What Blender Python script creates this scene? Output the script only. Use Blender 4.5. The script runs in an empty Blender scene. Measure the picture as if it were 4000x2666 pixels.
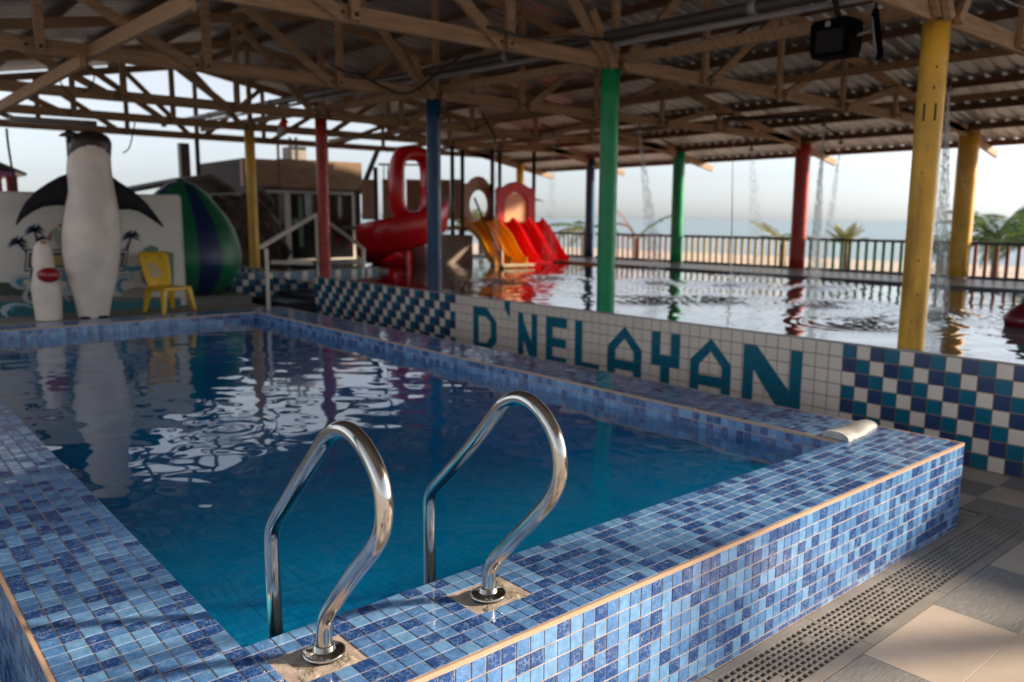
import bpy, bmesh, math, random
import numpy as np
from mathutils import Vector, Matrix
random.seed(7); rng = np.random.default_rng(7)
SC = bpy.context.scene
COL = SC.collection
R = math.radians

# ------------------------------------------------------------------ camera
F_PX = 3148.18                       # focal length in pixels of a 4000 px wide frame
CAM_LOC = Vector((-0.7359, -1.9529, 1.1149))
YAW, PITCH, ROLL = -0.7034, -0.1513, 0.0046
_ca, _sa, _cb, _sb = math.cos(YAW), math.sin(YAW), math.cos(PITCH), math.sin(PITCH)
FWD = Vector((-_sa*_cb, _ca*_cb, _sb)); _r = Vector((_ca, _sa, 0)); _u = _r.cross(FWD)
RGT = math.cos(ROLL)*_r + math.sin(ROLL)*_u
UPV = -math.sin(ROLL)*_r + math.cos(ROLL)*_u
cam_d = bpy.data.cameras.new('camera'); cam = bpy.data.objects.new('camera', cam_d); COL.objects.link(cam)
cam_d.sensor_width = 36.0; cam_d.lens = F_PX/4000*36
cam_d.clip_start = 0.05; cam_d.clip_end = 20000
m3 = Matrix((RGT, UPV, -FWD)).transposed()
cam.matrix_world = Matrix.Translation(CAM_LOC) @ m3.to_4x4()
cam_d.dof.use_dof = True; cam_d.dof.focus_distance = 2.2; cam_d.dof.aperture_fstop = 2.7
SC.camera = cam

# ------------------------------------------------------------------ sky, sun, exposure
SUN_AZ = R(-31.0)                    # direction to the sun in the XY plane, from +X
SUN_EL = R(18.0)
w = bpy.data.worlds.new('World'); SC.world = w; w.use_nodes = True
nt = w.node_tree; nt.nodes.clear()
sky = nt.nodes.new('ShaderNodeTexSky'); sky.sky_type = 'NISHITA'; sky.sun_disc = False
sky.sun_elevation = SUN_EL; sky.sun_rotation = math.pi/2 - SUN_AZ
sky.air_density = 1.0; sky.dust_density = 0.7; sky.ozone_density = 5.0
hsv = nt.nodes.new('ShaderNodeHueSaturation'); hsv.inputs['Saturation'].default_value = 0.22
bgn = nt.nodes.new('ShaderNodeBackground'); bgn.inputs['Strength'].default_value = 0.085
wo = nt.nodes.new('ShaderNodeOutputWorld')
nt.links.new(sky.outputs[0], hsv.inputs['Color']); tint = nt.nodes.new('ShaderNodeMixRGB'); tint.blend_type = 'MULTIPLY'; tint.inputs[0].default_value = 1; tint.inputs[2].default_value = (.975, 1.0, 1.03, 1)
nt.links.new(hsv.outputs[0], tint.inputs[1]); nt.links.new(tint.outputs[0], bgn.inputs[0]); nt.links.new(bgn.outputs[0], wo.inputs[0])
sun_d = bpy.data.lights.new('sun', 'SUN'); sun = bpy.data.objects.new('sun', sun_d); COL.objects.link(sun)
sun_d.energy = 3.9; sun_d.angle = R(4.5); sun_d.color = (1.0, 0.80, 0.60)
_sd = Vector((math.cos(SUN_EL)*math.cos(SUN_AZ), math.cos(SUN_EL)*math.sin(SUN_AZ), math.sin(SUN_EL)))
sun.rotation_euler = _sd.to_track_quat('Z', 'Y').to_euler(); sun.location = _sd*60
SC.view_settings.view_transform = 'Standard'; SC.view_settings.look = 'None'
SC.view_settings.exposure = 1.4; SC.view_settings.gamma = 1.0
try: SC.view_settings.use_curve_mapping = False
except Exception: pass
SC.render.engine = 'CYCLES'
SC.cycles.use_denoising = True
SC.cycles.max_bounces = 12; SC.cycles.diffuse_bounces = 7; SC.cycles.transparent_max_bounces = 16
SC.cycles.sample_clamp_indirect = 6.0; SC.cycles.caustics_reflective = False; SC.cycles.caustics_refractive = False
SC.cycles.blur_glossy = 0.5

# ------------------------------------------------------------------ measuring helpers (photo measured at 2353 px width)
def ray(px, py):
    s = 4000/2353
    return RGT*((px*s-2000)/F_PX) + UPV*(-(py*s-1333)/F_PX) + FWD
def atx(px, py, x): d = ray(px, py); return CAM_LOC + d*((x-CAM_LOC.x)/d.x)
def aty(px, py, y): d = ray(px, py); return CAM_LOC + d*((y-CAM_LOC.y)/d.y)
def atz(px, py, z): d = ray(px, py); return CAM_LOC + d*((z-CAM_LOC.z)/d.z)
def project(p):
    d = Vector(p)-CAM_LOC; z = d.dot(FWD)
    if z < .05: return None
    k = F_PX*2353/4000
    return 1176.5+k*d.dot(RGT)/z, 784+-k*d.dot(UPV)/z, z

# ------------------------------------------------------------------ mesh builder
class MB:
    def __init__(s): s.v = []; s.f = []; s.m = []; s.smooth = []
    def add(s, vs, fs, mi=0, sm=False):
        o = len(s.v); s.v += [tuple(q) for q in vs]
        for f in fs: s.f.append(tuple(i+o for i in f)); s.m.append(mi); s.smooth.append(sm)
        return s
    def box(s, lo, hi, mi=0):
        x0, y0, z0 = lo; x1, y1, z1 = hi
        return s.add([(x0,y0,z0),(x1,y0,z0),(x1,y1,z0),(x0,y1,z0),(x0,y0,z1),(x1,y0,z1),(x1,y1,z1),(x0,y1,z1)],
              [(0,3,2,1),(4,5,6,7),(0,1,5,4),(1,2,6,5),(2,3,7,6),(3,0,4,7)], mi)
    def beam(s, p, q, wd, ht, up=(0,0,1), mi=0, ch=0.0):
        """bar from p to q; wd across, ht along 'up'; ch = chamfer of the long edges"""
        p = Vector(p); q = Vector(q); d = (q-p).normalized(); upv = Vector(up)
        sd = d.cross(upv)
        if sd.length < 1e-4: sd = d.cross(Vector((1,0,0)))
        sd.normalize(); upv = sd.cross(d).normalized()
        a, b = wd/2, ht/2
        if ch > 0:
            c = min(ch, a*.9, b*.9)
            prof = [(-a+c,-b),(a-c,-b),(a,-b+c),(a,b-c),(a-c,b),(-a+c,b),(-a,b-c),(-a,-b+c)]
        else: prof = [(-a,-b),(a,-b),(a,b),(-a,b)]
        n = len(prof)
        vs = [p+sd*u+upv*v for u, v in prof]+[q+sd*u+upv*v for u, v in prof]
        fs = [(i,(i+1)%n,n+(i+1)%n,n+i) for i in range(n)]+[tuple(range(n))[::-1], tuple(range(n,2*n))]
        return s.add(vs, fs, mi)
    def tube(s, path, r, n=12, mi=0, cap=True, sm=True):
        P = [Vector(p) for p in path]; k = len(P)
        rr = r if isinstance(r, (list, tuple)) else [r]*k
        T = [((P[min(i+1,k-1)]-P[max(i-1,0)]).normalized()) for i in range(k)]
        ref = Vector((0,0,1)) if abs(T[0].z) < .9 else Vector((1,0,0))
        u = T[0].cross(ref).normalized(); vs = []
        for i in range(k):
            u = (u-T[i]*u.dot(T[i])).normalized(); v = T[i].cross(u)
            for j in range(n):
                a = 2*math.pi*j/n; vs.append(P[i]+(u*math.cos(a)+v*math.sin(a))*rr[i])
        fs = [(i*n+j, i*n+(j+1)%n, (i+1)*n+(j+1)%n, (i+1)*n+j) for i in range(k-1) for j in range(n)]
        s.add(vs, fs, mi, sm)
        if cap:
            o = len(s.v)-k*n
            s.f += [tuple(o+j for j in range(n))[::-1], tuple(o+(k-1)*n+j for j in range(n))]; s.m += [mi, mi]; s.smooth += [False, False]
        return s
    def loft(s, rings, mi=0, sm=True, cap=True, closed=True):
        n = len(rings[0]); k = len(rings); vs = [p for r in rings for p in r]
        jj = n if closed else n-1
        fs = [(i*n+j, i*n+(j+1)%n, (i+1)*n+(j+1)%n, (i+1)*n+j) for i in range(k-1) for j in range(jj)]
        mis = mi if callable(mi) else (lambda i, j: mi)
        o = len(s.v); s.v += [tuple(p) for p in vs]
        for q, f in enumerate(fs): s.f.append(tuple(a+o for a in f)); s.m.append(mis(q//jj, q % jj)); s.smooth.append(sm)
        if cap and closed:
            s.f += [tuple(o+j for j in range(n))[::-1], tuple(o+(k-1)*n+j for j in range(n))]
            s.m += [mis(0,0), mis(k-2,0)]; s.smooth += [False, False]
        return s
    def prism(s, poly, o, ux, uy, t, mi=0):
        """polygon (2D) on plane o + ux*a + uy*b, extruded by vector t"""
        o = Vector(o); ux = Vector(ux); uy = Vector(uy); t = Vector(t); n = len(poly)
        a = [o+ux*p+uy*q for p, q in poly]; b = [p+t for p in a]
        nrm = ux.cross(uy)
        area = sum(poly[i][0]*poly[(i+1)%n][1]-poly[(i+1)%n][0]*poly[i][1] for i in range(n))
        if (nrm.dot(t) > 0) == (area > 0): top, bot = tuple(range(n,2*n)), tuple(range(n))[::-1]; sd = [(i,(i+1)%n,n+(i+1)%n,n+i) for i in range(n)]
        else: top, bot = tuple(range(n,2*n))[::-1], tuple(range(n)); sd = [(i,n+i,n+(i+1)%n,(i+1)%n) for i in range(n)]
        return s.add(a+b, [top, bot]+sd, mi)
    def mesh(s, name, mats):
        me = bpy.data.meshes.new(name); me.from_pydata(s.v, [], s.f)
        for m in (mats if isinstance(mats, (list, tuple)) else [mats]): me.materials.append(m)
        me.polygons.foreach_set('material_index', s.m); me.polygons.foreach_set('use_smooth', s.smooth)
        me.update(); return me

def link(o, parent=None):
    COL.objects.link(o)
    if parent is not None:
        o.parent = parent; o.matrix_parent_inverse = world_of(parent).inverted()
    return o
def world_of(o):
    M = Matrix.LocRotScale(o.location, o.rotation_euler, o.scale)
    if o.parent is not None: M = world_of(o.parent) @ o.matrix_parent_inverse @ M
    return M
def tag(o, label=None, cat=None, group=None, kind=None):
    for k, v in (('label', label), ('category', cat), ('group', group), ('kind', kind)):
        if v: o[k] = v
    return o
def thing(name, label, cat, loc=(0,0,0), group=None):
    o = bpy.data.objects.new(name, None); o.empty_display_size = .1; COL.objects.link(o); o.location = loc
    return tag(o, label, cat, group)
def part(name, mb, mats, parent=None, kind=None):
    o = bpy.data.objects.new(name, mb if isinstance(mb, bpy.types.Mesh) else mb.mesh(name, mats))
    link(o, parent)
    if kind: o['kind'] = kind
    return o
def solo(name, mb, mats, label, cat, group=None): return tag(part(name, mb, mats), label, cat, group)
def struct(name, mb, mats, parent=None):
    o = part(name, mb, mats, parent)
    if parent is None: o['kind'] = 'structure'
    return o

# ------------------------------------------------------------------ materials
def mat(name, col, rough=.5, metal=0.0, coat=0.0, spec=.5):
    m = bpy.data.materials.new(name); m.use_nodes = True
    b = m.node_tree.nodes['Principled BSDF']
    b.inputs['Base Color'].default_value = (*col, 1); b.inputs['Roughness'].default_value = rough
    b.inputs['Metallic'].default_value = metal; b.inputs['Coat Weight'].default_value = coat
    b.inputs['Specular IOR Level'].default_value = spec
    return m
def nd(m, t, **kw):
    n = m.node_tree.nodes.new(t)
    for k, v in kw.items(): setattr(n, k, v)
    return n
def lk(m, a, b): m.node_tree.links.new(a, b)
def pos(m): return nd(m, 'ShaderNodeNewGeometry').outputs['Position']
def objco(m): return nd(m, 'ShaderNodeTexCoord').outputs['Object']
def noise(m, scale, detail=4, vec=None, stretch=None, rough=.55):
    n = nd(m, 'ShaderNodeTexNoise'); n.inputs['Scale'].default_value = scale; n.inputs['Detail'].default_value = detail
    n.inputs['Roughness'].default_value = rough
    v = vec if vec is not None else pos(m)
    if stretch:
        mp = nd(m, 'ShaderNodeMapping'); mp.inputs['Scale'].default_value = stretch; lk(m, v, mp.inputs['Vector']); v = mp.outputs[0]
    lk(m, v, n.inputs['Vector']); return n.outputs['Fac']
def ramp(m, fac, stops):
    r = nd(m, 'ShaderNodeValToRGB'); e = r.color_ramp.elements
    while len(e) < len(stops): e.new(.5)
    for i, (p, c) in enumerate(stops): e[i].position = p; e[i].color = (*c, 1) if len(c) == 3 else c
    lk(m, fac, r.inputs[0]); return r.outputs[0]
def bump(m, fac, strength=.2, dist=.01):
    b = nd(m, 'ShaderNodeBump'); b.inputs['Strength'].default_value = strength; b.inputs['Distance'].default_value = dist
    lk(m, fac, b.inputs['Height']); lk(m, b.outputs[0], m.node_tree.nodes['Principled BSDF'].inputs['Normal'])
def base(m, c): lk(m, c, m.node_tree.nodes['Principled BSDF'].inputs['Base Color'])
def rgh(m, c): lk(m, c, m.node_tree.nodes['Principled BSDF'].inputs['Roughness'])
def mul(c, k): return tuple(a*k for a in c)
def noisy(name, col, rough=.5, amp=.3, scale=6, coat=0, metal=0, bmp=0, bscale=40, stretch=None, col2=None, spec=.5):
    m = mat(name, col, rough, metal, coat, spec)
    f = noise(m, scale, 6, stretch=stretch)
    base(m, ramp(m, f, [(.28, col2 or mul(col, 1-amp)), (.72, mul(col, 1+amp*.5))]))
    if bmp: bump(m, noise(m, bscale, 5, stretch=stretch), bmp, .006)
    return m

def tile_mat(name, col, vein, amount, rough=.07):
    m = mat(name, col, rough, coat=.25); p = pos(m)
    nz = nd(m, 'ShaderNodeTexNoise'); nz.inputs['Scale'].default_value = 28; nz.inputs['Detail'].default_value = 3; lk(m, p, nz.inputs['Vector'])
    mx = nd(m, 'ShaderNodeMixRGB'); mx.blend_type = 'LINEAR_LIGHT'; mx.inputs[0].default_value = .006
    lk(m, p, mx.inputs[1]); lk(m, nz.outputs['Color'], mx.inputs[2])
    vo = nd(m, 'ShaderNodeTexVoronoi', feature='DISTANCE_TO_EDGE'); vo.inputs['Scale'].default_value = 72; lk(m, mx.outputs[0], vo.inputs['Vector'])
    v = ramp(m, vo.outputs['Distance'], [(0, (1,1,1)), (.045, (.45,.45,.45)), (.14, (0,0,0))])
    f2 = noise(m, 34, 3); k = nd(m, 'ShaderNodeMath', operation='MULTIPLY'); lk(m, v, k.inputs[0])
    r2 = ramp(m, f2, [(.38, (0,0,0)), (.62, (amount,)*3)]); lk(m, r2, k.inputs[1])
    bc = ramp(m, noise(m, 40, 4), [(.3, mul(col, .78)), (.7, mul(col, 1.22))])
    mm = nd(m, 'ShaderNodeMixRGB'); lk(m, k.outputs[0], mm.inputs[0]); lk(m, bc, mm.inputs[1]); mm.inputs[2].default_value = (*vein, 1)
    base(m, mm.outputs[0]); rgh(m, ramp(m, noise(m, 9, 4), [(.3, (rough*.7,)*3), (.75, (rough*2.2,)*3)]))
    bump(m, noise(m, 55, 2), .05, .004)
    return m
T_DARK = tile_mat('tile_dark', (.020,.078,.28), (.34,.52,.76), .7)
T_MID = tile_mat('tile_mid', (.088,.232,.52), (.34,.54,.82), .55)
T_LIGHT = tile_mat('tile_light', (.165,.365,.66), (.34,.58,.82), .15)
TILES = [T_DARK, T_MID, T_LIGHT]
GROUT = noisy('grout', (.56,.46,.40), .8, .5, 14, bmp=.3, bscale=120)
TRIM = noisy('tile_trim', (.62,.42,.29), .35, .15, 5)
MORTAR = noisy('mortar', (.55,.49,.41), .9, .45, 22, bmp=.8, bscale=90, col2=(.13,.085,.045))
W_TEAL = noisy('wall_tile_teal', (.006,.15,.24), .22, .15, 8); W_NAVY = noisy('wall_tile_navy', (.034,.065,.17), .22, .18, 8)
W_WHITE = noisy('wall_tile_white', (.85,.75,.66), .25, .08, 3); W_GROUT = noisy('wall_grout', (.33,.22,.13), .8, .3, 20)
WT = [W_TEAL, W_WHITE, W_NAVY]

def steel():
    m = mat('polished_steel', (.62,.60,.57), .13, 1.0)
    rgh(m, ramp(m, noise(m, 30, 5, stretch=(1,1,.15)), [(.3, (.07,)*3), (.7, (.2,)*3)]))
    base(m, ramp(m, noise(m, 7, 5), [(.3, (.50,.47,.43)), (.65, (.66,.64,.61))]))
    bump(m, noise(m, 130, 3, stretch=(1,1,.3)), .035, .002); return m
STEEL = steel()
def wood(name, c1, c2, rough=.7):
    m = mat(name, c1, rough)
    f = noise(m, 5.0, 7, stretch=(.55,6,6), rough=.6); base(m, ramp(m, f, [(.25, c2), (.75, c1)])); bump(m, f, .25, .006); return m
WOOD = wood('truss_timber', (.47,.30,.175), (.21,.122,.065)); WOOD_D = wood('dark_timber', (.34,.18,.085), (.18,.09,.042))
WOOD_Y = noisy('purlin_timber', (.15,.075,.038), .75, .4, 5, stretch=(6,.5,6))
BOLT = mat('bolt_steel', (.012,.011,.010), .6)
def paint(name, col, amp=.15, rust=0.0, rough=.32):
    m = mat(name, col, rough, coat=0, spec=.3)
    a = ramp(m, noise(m, 4, 5), [(.3, mul(col, 1-amp)), (.7, mul(col, 1+amp*.6))])
    if rust:
        r = ramp(m, noise(m, 5.5, 6, stretch=(1,1,.18)), [(.53, (0,0,0)), (.68, (rust,)*3)])
        mx = nd(m, 'ShaderNodeMixRGB'); lk(m, r, mx.inputs[0]); lk(m, a, mx.inputs[1]); mx.inputs[2].default_value = (.20,.075,.015,1); a = mx.outputs[0]
    base(m, a); rgh(m, ramp(m, noise(m, 8, 4), [(.3, (rough*.75,)*3), (.7, (rough*1.4,)*3)])); return m
RUST = noisy('rust', (.16,.065,.02), .8, .4, 60)
P_YEL = paint('yellow_paint', (.76,.43,.055), .22, .6); P_GRN = paint('green_paint', (.008,.31,.115), .22, .25)
P_BLU = paint('blue_paint', (.007,.060,.145), .25, .25); P_RED = paint('red_paint', (.42,.035,.032), .25, .2)
SHEET = noisy('roof_sheet', (.42,.42,.43), .42, .35, 2.2, metal=.35, stretch=(.4,2.5,1)); 
PVC = noisy('grey_pvc', (.30,.295,.29), .35, .2, 3); PVC_D = noisy('dark_pvc', (.06,.052,.048), .45, .25, 3)
BLACK = mat('black_plastic', (.003,.003,.003), .85, spec=.04); RUBBER = mat('black_rubber', (.010,.010,.011), .6)
WHITE_P = noisy('white_plastic', (.55,.55,.53), .4, .15, 8)
FLOOR_B = noisy('beige_tile', (.58,.49,.41), .62, .12, 5, bmp=.08, bscale=70, spec=.25)
def slate():
    m = mat('slate_tile', (.17,.17,.175), .75, spec=.2); f = noise(m, 60, 5, stretch=(.35,3.2,1)); base(m, ramp(m, f, [(.25, (.21,.205,.20)), (.75, (.38,.37,.355))])); bump(m, f, .5, .004); return m
FLOOR_G = slate()
FLOOR_J = mat('floor_joint', (.12,.10,.09), .9)
GRATE = noisy('drain_plastic', (.34,.31,.275), .7, .2, 8, spec=.2); HOLE = mat('drain_dark', (.02,.018,.015), .9)
def water_mat(name, tint, rough=.0, murk=None):
    m = bpy.data.materials.new(name); m.use_nodes = True; n = m.node_tree.nodes; n.clear()
    o = nd(m, 'ShaderNodeOutputMaterial'); mx = nd(m, 'ShaderNodeMixShader'); geo = nd(m, 'ShaderNodeNewGeometry')
    dt = nd(m, 'ShaderNodeVectorMath', operation='DOT_PRODUCT'); lk(m, geo.outputs['Normal'], dt.inputs[0]); lk(m, geo.outputs['Incoming'], dt.inputs[1])
    ab = nd(m, 'ShaderNodeMath', operation='ABSOLUTE'); lk(m, dt.outputs['Value'], ab.inputs[0])
    om = nd(m, 'ShaderNodeMath', operation='SUBTRACT'); om.inputs[0].default_value = 1; lk(m, ab.outputs[0], om.inputs[1])
    pw = nd(m, 'ShaderNodeMath', operation='POWER'); lk(m, om.outputs[0], pw.inputs[0]); pw.inputs[1].default_value = 4.2
    fr = nd(m, 'ShaderNodeMath', operation='MULTIPLY_ADD'); lk(m, pw.outputs[0], fr.inputs[0]); fr.inputs[1].default_value = .98; fr.inputs[2].default_value = .02
    t = nd(m, 'ShaderNodeBsdfTransparent'); t.inputs[0].default_value = (*tint, 1)
    g = nd(m, 'ShaderNodeBsdfGlossy'); g.inputs['Roughness'].default_value = rough; g.inputs['Color'].default_value = (1,1,1,1)
    body_ = t.outputs[0]
    if murk:
        df = nd(m, 'ShaderNodeBsdfDiffuse'); df.inputs[0].default_value = (*murk[:3], 1); m2 = nd(m, 'ShaderNodeMixShader'); m2.inputs[0].default_value = murk[3]
        lk(m, t.outputs[0], m2.inputs[1]); lk(m, df.outputs[0], m2.inputs[2]); body_ = m2.outputs[0]
    lk(m, fr.outputs[0], mx.inputs[0]); lk(m, body_, mx.inputs[1]); lk(m, g.outputs[0], mx.inputs[2]); lk(m, mx.outputs[0], o.inputs[0]); return m
WATER = water_mat('pool_water', (.22,.76,.98), 0, (.0,.31,.66,.29)); WATER_K = water_mat('splash_water', (.35,.45,.48), .04)
DROP = mat('water_drops', (.80,.83,.85), .25, spec=.8)
GLASS_D = mat('dark_glass', (.012,.013,.015), .08, coat=.3); WHITE_F = noisy('white_frame', (.62,.59,.53), .4, .12, 6)
CONC = noisy('concrete', (.36,.33,.29), .8, .3, 3, bmp=.3); BOARD = noisy('brown_board', (.27,.17,.10), .7, .35, 2.5, stretch=(1,1,3), bmp=.3)
ROCK = noisy('brown_rock', (.075,.045,.028), .9, .55, 2.2, bmp=.7, bscale=9)
RED_P = noisy('red_slide_plastic', (.80,.010,.020), .25, .15, 2.5); ORG_P = noisy('orange_slide_plastic', (1.0,.43,.010), .3, .12, 3); RED_Q = noisy('red_panel_plastic', (.50,.010,.018), .45, .3, 4, spec=.25)
BRN_P = noisy('brown_panel_plastic', (.36,.19,.11), .5, .2, 4); TAN_P = noisy('tan_panel_plastic', (.66,.31,.11), .5, .2, 4); POST_B = mat('black_post', (.012,.012,.016), .4)
ALU = noisy('cream_railing', (.60,.54,.45), .35, .12, 8)
PEN_W = noisy('penguin_white', (.86,.74,.64), .45, .22, 3.2, bmp=.1, bscale=30); PEN_B = noisy('penguin_black', (.010,.010,.012), .6, .3, 6, spec=.2); PEN_BR = noisy('penguin_cap', (.035,.024,.020), .5, .4, 6)
MUR = noisy('mural_cream', (.82,.77,.69), .6, .14, 1.6); CH_Y = noisy('chair_yellow', (.80,.46,.012), .35, .1, 5)
D_GRN = noisy('dome_green', (.008,.15,.065), .4, .2, 4); D_NAV = noisy('dome_navy', (.008,.026,.095), .4, .2, 4)
RAIL_D = noisy('fence_dark', (.045,.032,.030), .5, .3, 5); B_YEL = paint('fence_yellow', (.72,.52,.18)); B_GRN = paint('fence_green', (.03,.20,.08)); B_RED = paint('fence_red', (.34,.085,.06)); B_BRN = paint('fence_brown', (.48,.30,.22)); B_GRY = paint('fence_grey', (.38,.40,.36))
LEDGE = noisy('dark_ledge', (.05,.05,.058), .35, .3, 4); SAND = noisy('beach_sand', (.56,.46,.38), .95, .15, .25)
def leafy(name, col):
    m = mat(name, col, .55); f = noise(m, 3, 4); c = ramp(m, f, [(.3, mul(col,.6)), (.7, mul(col,1.3))]); base(m, c)
    t = nd(m, 'ShaderNodeBsdfTranslucent'); lk(m, c, t.inputs[0]); mx = nd(m, 'ShaderNodeMixShader'); mx.inputs[0].default_value = .45
    o = m.node_tree.nodes['Material Output']; lk(m, m.node_tree.nodes['Principled BSDF'].outputs[0], mx.inputs[1]); lk(m, t.outputs[0], mx.inputs[2]); lk(m, mx.outputs[0], o.inputs[0]); return m
FROND = leafy('palm_green', (.085,.155,.045)); FROND_Y = leafy('palm_yellow', (.22,.22,.045)); FROND_D = leafy('palm_dry', (.26,.15,.08))
TRUNK = noisy('palm_trunk', (.14,.10,.07), .9, .4, 8)
NAVY_P = mat('mural_navy', (.015,.035,.10), .6); TEAL_P = noisy('mural_teal', (.03,.21,.25), .6, .2, 3); PINK_P = mat('mural_pink', (.45,.13,.14), .6); LIME_P = mat('mural_lime', (.35,.42,.28), .6); SKY_P = mat('mural_blue', (.08,.30,.45), .6); PALE_P = mat('mural_pale', (.52,.58,.60), .6); OCH_P = mat('mural_ochre', (.52,.36,.14), .6); SAGE_P = mat('mural_sage', (.16,.26,.17), .6); DKG_P = mat('mural_dark', (.055,.08,.055), .6)

# ------------------------------------------------------------------ dimensions
G = -.444                            # deck level; z = 0 is the pool rim
P = .051; RIM = 8*P+.012
WX, XE, LY = 3.109, 3.571, 7.273     # pool inner width, outer right end, inner length
WATER_Z = -.105
XW, ZW = 4.694, .262                 # face and top of the lettered wall
YC = [-2.4, .42, 3.25, 6.05, 8.85, 11.4, 13.9]   # column bays
XF, XS, XL = 4.83, 12.95, -1.05
Z_CH = [2.36, 2.36, 2.44, 2.47, 2.49, 2.53, 2.56]
WK = .16                             # kids pool water level
def zroof(x): return 4.06 - .183*abs(x-4.75)

# ================================================================== ground, beach, sea
mb = MB()
xs = [-400,-60,13.3,13.45,16,22,40,58,75,400]; zs = [-1.4,-1.4,-1.4,-.6,-.85,-1.0,-1.15,-1.8,-2.6,-12]
for i in range(len(xs)-1):
    mb.add([(xs[i],-900,zs[i]),(xs[i+1],-900,zs[i+1]),(xs[i+1],1500,zs[i+1]),(xs[i],1500,zs[i])], [(0,1,2,3)])
tag(part('ground', mb, SAND), kind='structure')
def sea_mat():
    m = mat('sea_water', (.16,.25,.29), .30, spec=.5); f = noise(m, .35, 6, stretch=(1,.35,1)); bump(m, f, .6, .35); base(m, ramp(m, noise(m, .02, 3, stretch=(1,.2,1)), [(.3, (.12,.21,.25)), (.7, (.20,.29,.32))])); return m
mb = MB(); mb.add([(45,-4000,-1.75),(9000,-6000,-1.75),(9000,9000,-1.75),(45,9000,-1.75)], [(0,1,2,3)])
struct('sea', mb, sea_mat())
# deck slab (joint coloured) with loose floor tiles laid on it
deck = MB(); deck.box((-.499,-3.5,-.62),(4.72,-.7,G-.0035))
deck.box((3.88,-.699,-.62),(4.72,8,G-.0035)); deck.box((-.499,-.699,-1.1),(3.879,-.43,G-.06))
DECK = struct('deck_floor', deck, FLOOR_J)
apron = MB(); apron.box((-14,-12,-.62),(-.5,15.5,G)); apron.box((-.499,-12,-.62),(9,-3.51,G)); struct('deck_bounce_apron', apron, noisy('pale_concrete', (.52,.47,.42), .8, .2, 1.5))  # apron carried on out of view, kept pale to bounce sunlight under the roof
def slab(lo, hi, z, t=.003, c=.0008):
    x0, y0 = lo; x1, y1 = hi; m = MB()
    m.add([(x0,y0,z-t),(x1,y0,z-t),(x1,y1,z-t),(x0,y1,z-t),(x0,y0,z-c),(x1,y0,z-c),(x1,y1,z-c),(x0,y1,z-c),(x0+c,y0+c,z),(x1-c,y0+c,z),(x1-c,y1-c,z),(x0+c,y1-c,z)],
          [(8,9,10,11)]+[(i,(i+1)%4,4+(i+1)%4,4+i) for i in range(4)]+[(4+i,4+(i+1)%4,8+(i+1)%4,8+i) for i in range(4)]); return m
g = .0008
n_ft = 0
for r in range(0, 9):
    y1 = -.703-.31*r; y0 = y1-.31
    if y0 < -3.5: continue
    off = 2.60 if r % 2 == 0 else 2.092
    for k in range(-5, 5):
        x0 = off+.595*k; x1 = x0+.595; x1 = min(x1, 4.69)
        if x1-x0 < .05 or x0 < -1.3: continue
        pr = project(((x0+x1)/2,(y0+y1)/2,G))
        gray = (k+r) % 3 == 0 if r else k % 2 == 0
        part('floor_tile', slab((x0+g,y0+g),(x1-g,y1-g), G), FLOOR_G if gray else FLOOR_B, DECK); n_ft += 1
deck2 = MB(); deck2.box((XE+.002,-.43,-.62),(3.879,8,G-.03)); part('deck_side', deck2, FLOOR_J, DECK)
for k in range(-1, 18):                                   # the strip of tiles between pool end and wall
    y0 = -.62+.31*k+.0; y1 = y0+.31
    for q, (x0, x1) in enumerate(((3.885,4.14),(4.14,4.44),(4.44,4.69))):
        part('floor_tile', slab((x0+g,max(y0,-.70)+g),(x1-g,y1-g), G), FLOOR_G if (k+q) % 2 == 0 else FLOOR_B, DECK)

# ------------------------------------------------------------------ drain covers in the channel before the pool
def grate(x0, x1):
    m = MB(); y0, y1 = -.6995, -.425; z1 = G; z0 = G-.022
    m.box((x0,y0,z0),(x1,y0+.046,z1)); m.box((x0,y1-.036,z0),(x1,y1,z1))
    a, b = y0+.046, y1-.036; rows = 8; pr = (b-a)/rows
    nx = int(round((x1-x0)/.036)); px = (x1-x0)/nx
    for j in range(1, rows): m.box((x0,a+pr*j-.0036,z0),(x1,a+pr*j+.0036,z1-.0008))
    for i in range(nx+1):
        xx = min(max(x0+px*i, x0+.0048), x1-.0048); m.box((xx-.0048,a,z0),(xx+.0048,b,z1-.0016))
    for i in range(4, nx, 9):
        j = (2, 5, 7, 4)[(i//9) % 4]; m.box((x0+px*i,a+pr*j,z0+.004),(x0+px*(i+1.6),a+pr*(j+1),z1-.0004))
    return m
xb = [-.4, .16, .78, 1.44, 2.09, 2.74, 3.40, 3.875]
nm = ['at the pool corner near the camera','third from the pool corner','before the near handrail','before the far handrail, cut by the photo edge','under the middle of the tiled pool face','sixth along the pool face, before the last short one','last short one at the right end of the pool']
for i in range(len(xb)-1):
    o = solo('drain_cover', grate(xb[i]+.002, xb[i+1]-.002), GRATE, 'grey plastic slotted drain cover, '+nm[i], 'drain cover', 'drain covers along the foot of the pool')

for i, (ya, yb) in enumerate(((-.42,.28),(.285,.98))):
    src = grate(0, yb-ya); q = MB(); q.v = [(XE+.012+(-.425-b), ya+a, c) for a, b, c in src.v]; q.f = src.f; q.m = src.m; q.smooth = src.smooth
    solo('drain_cover', q, GRATE, 'grey slotted drain cover turning the corner beside the pool end, '+('first piece' if i == 0 else 'second piece, mostly hidden'), 'drain cover', 'drain covers along the foot of the pool')

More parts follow.
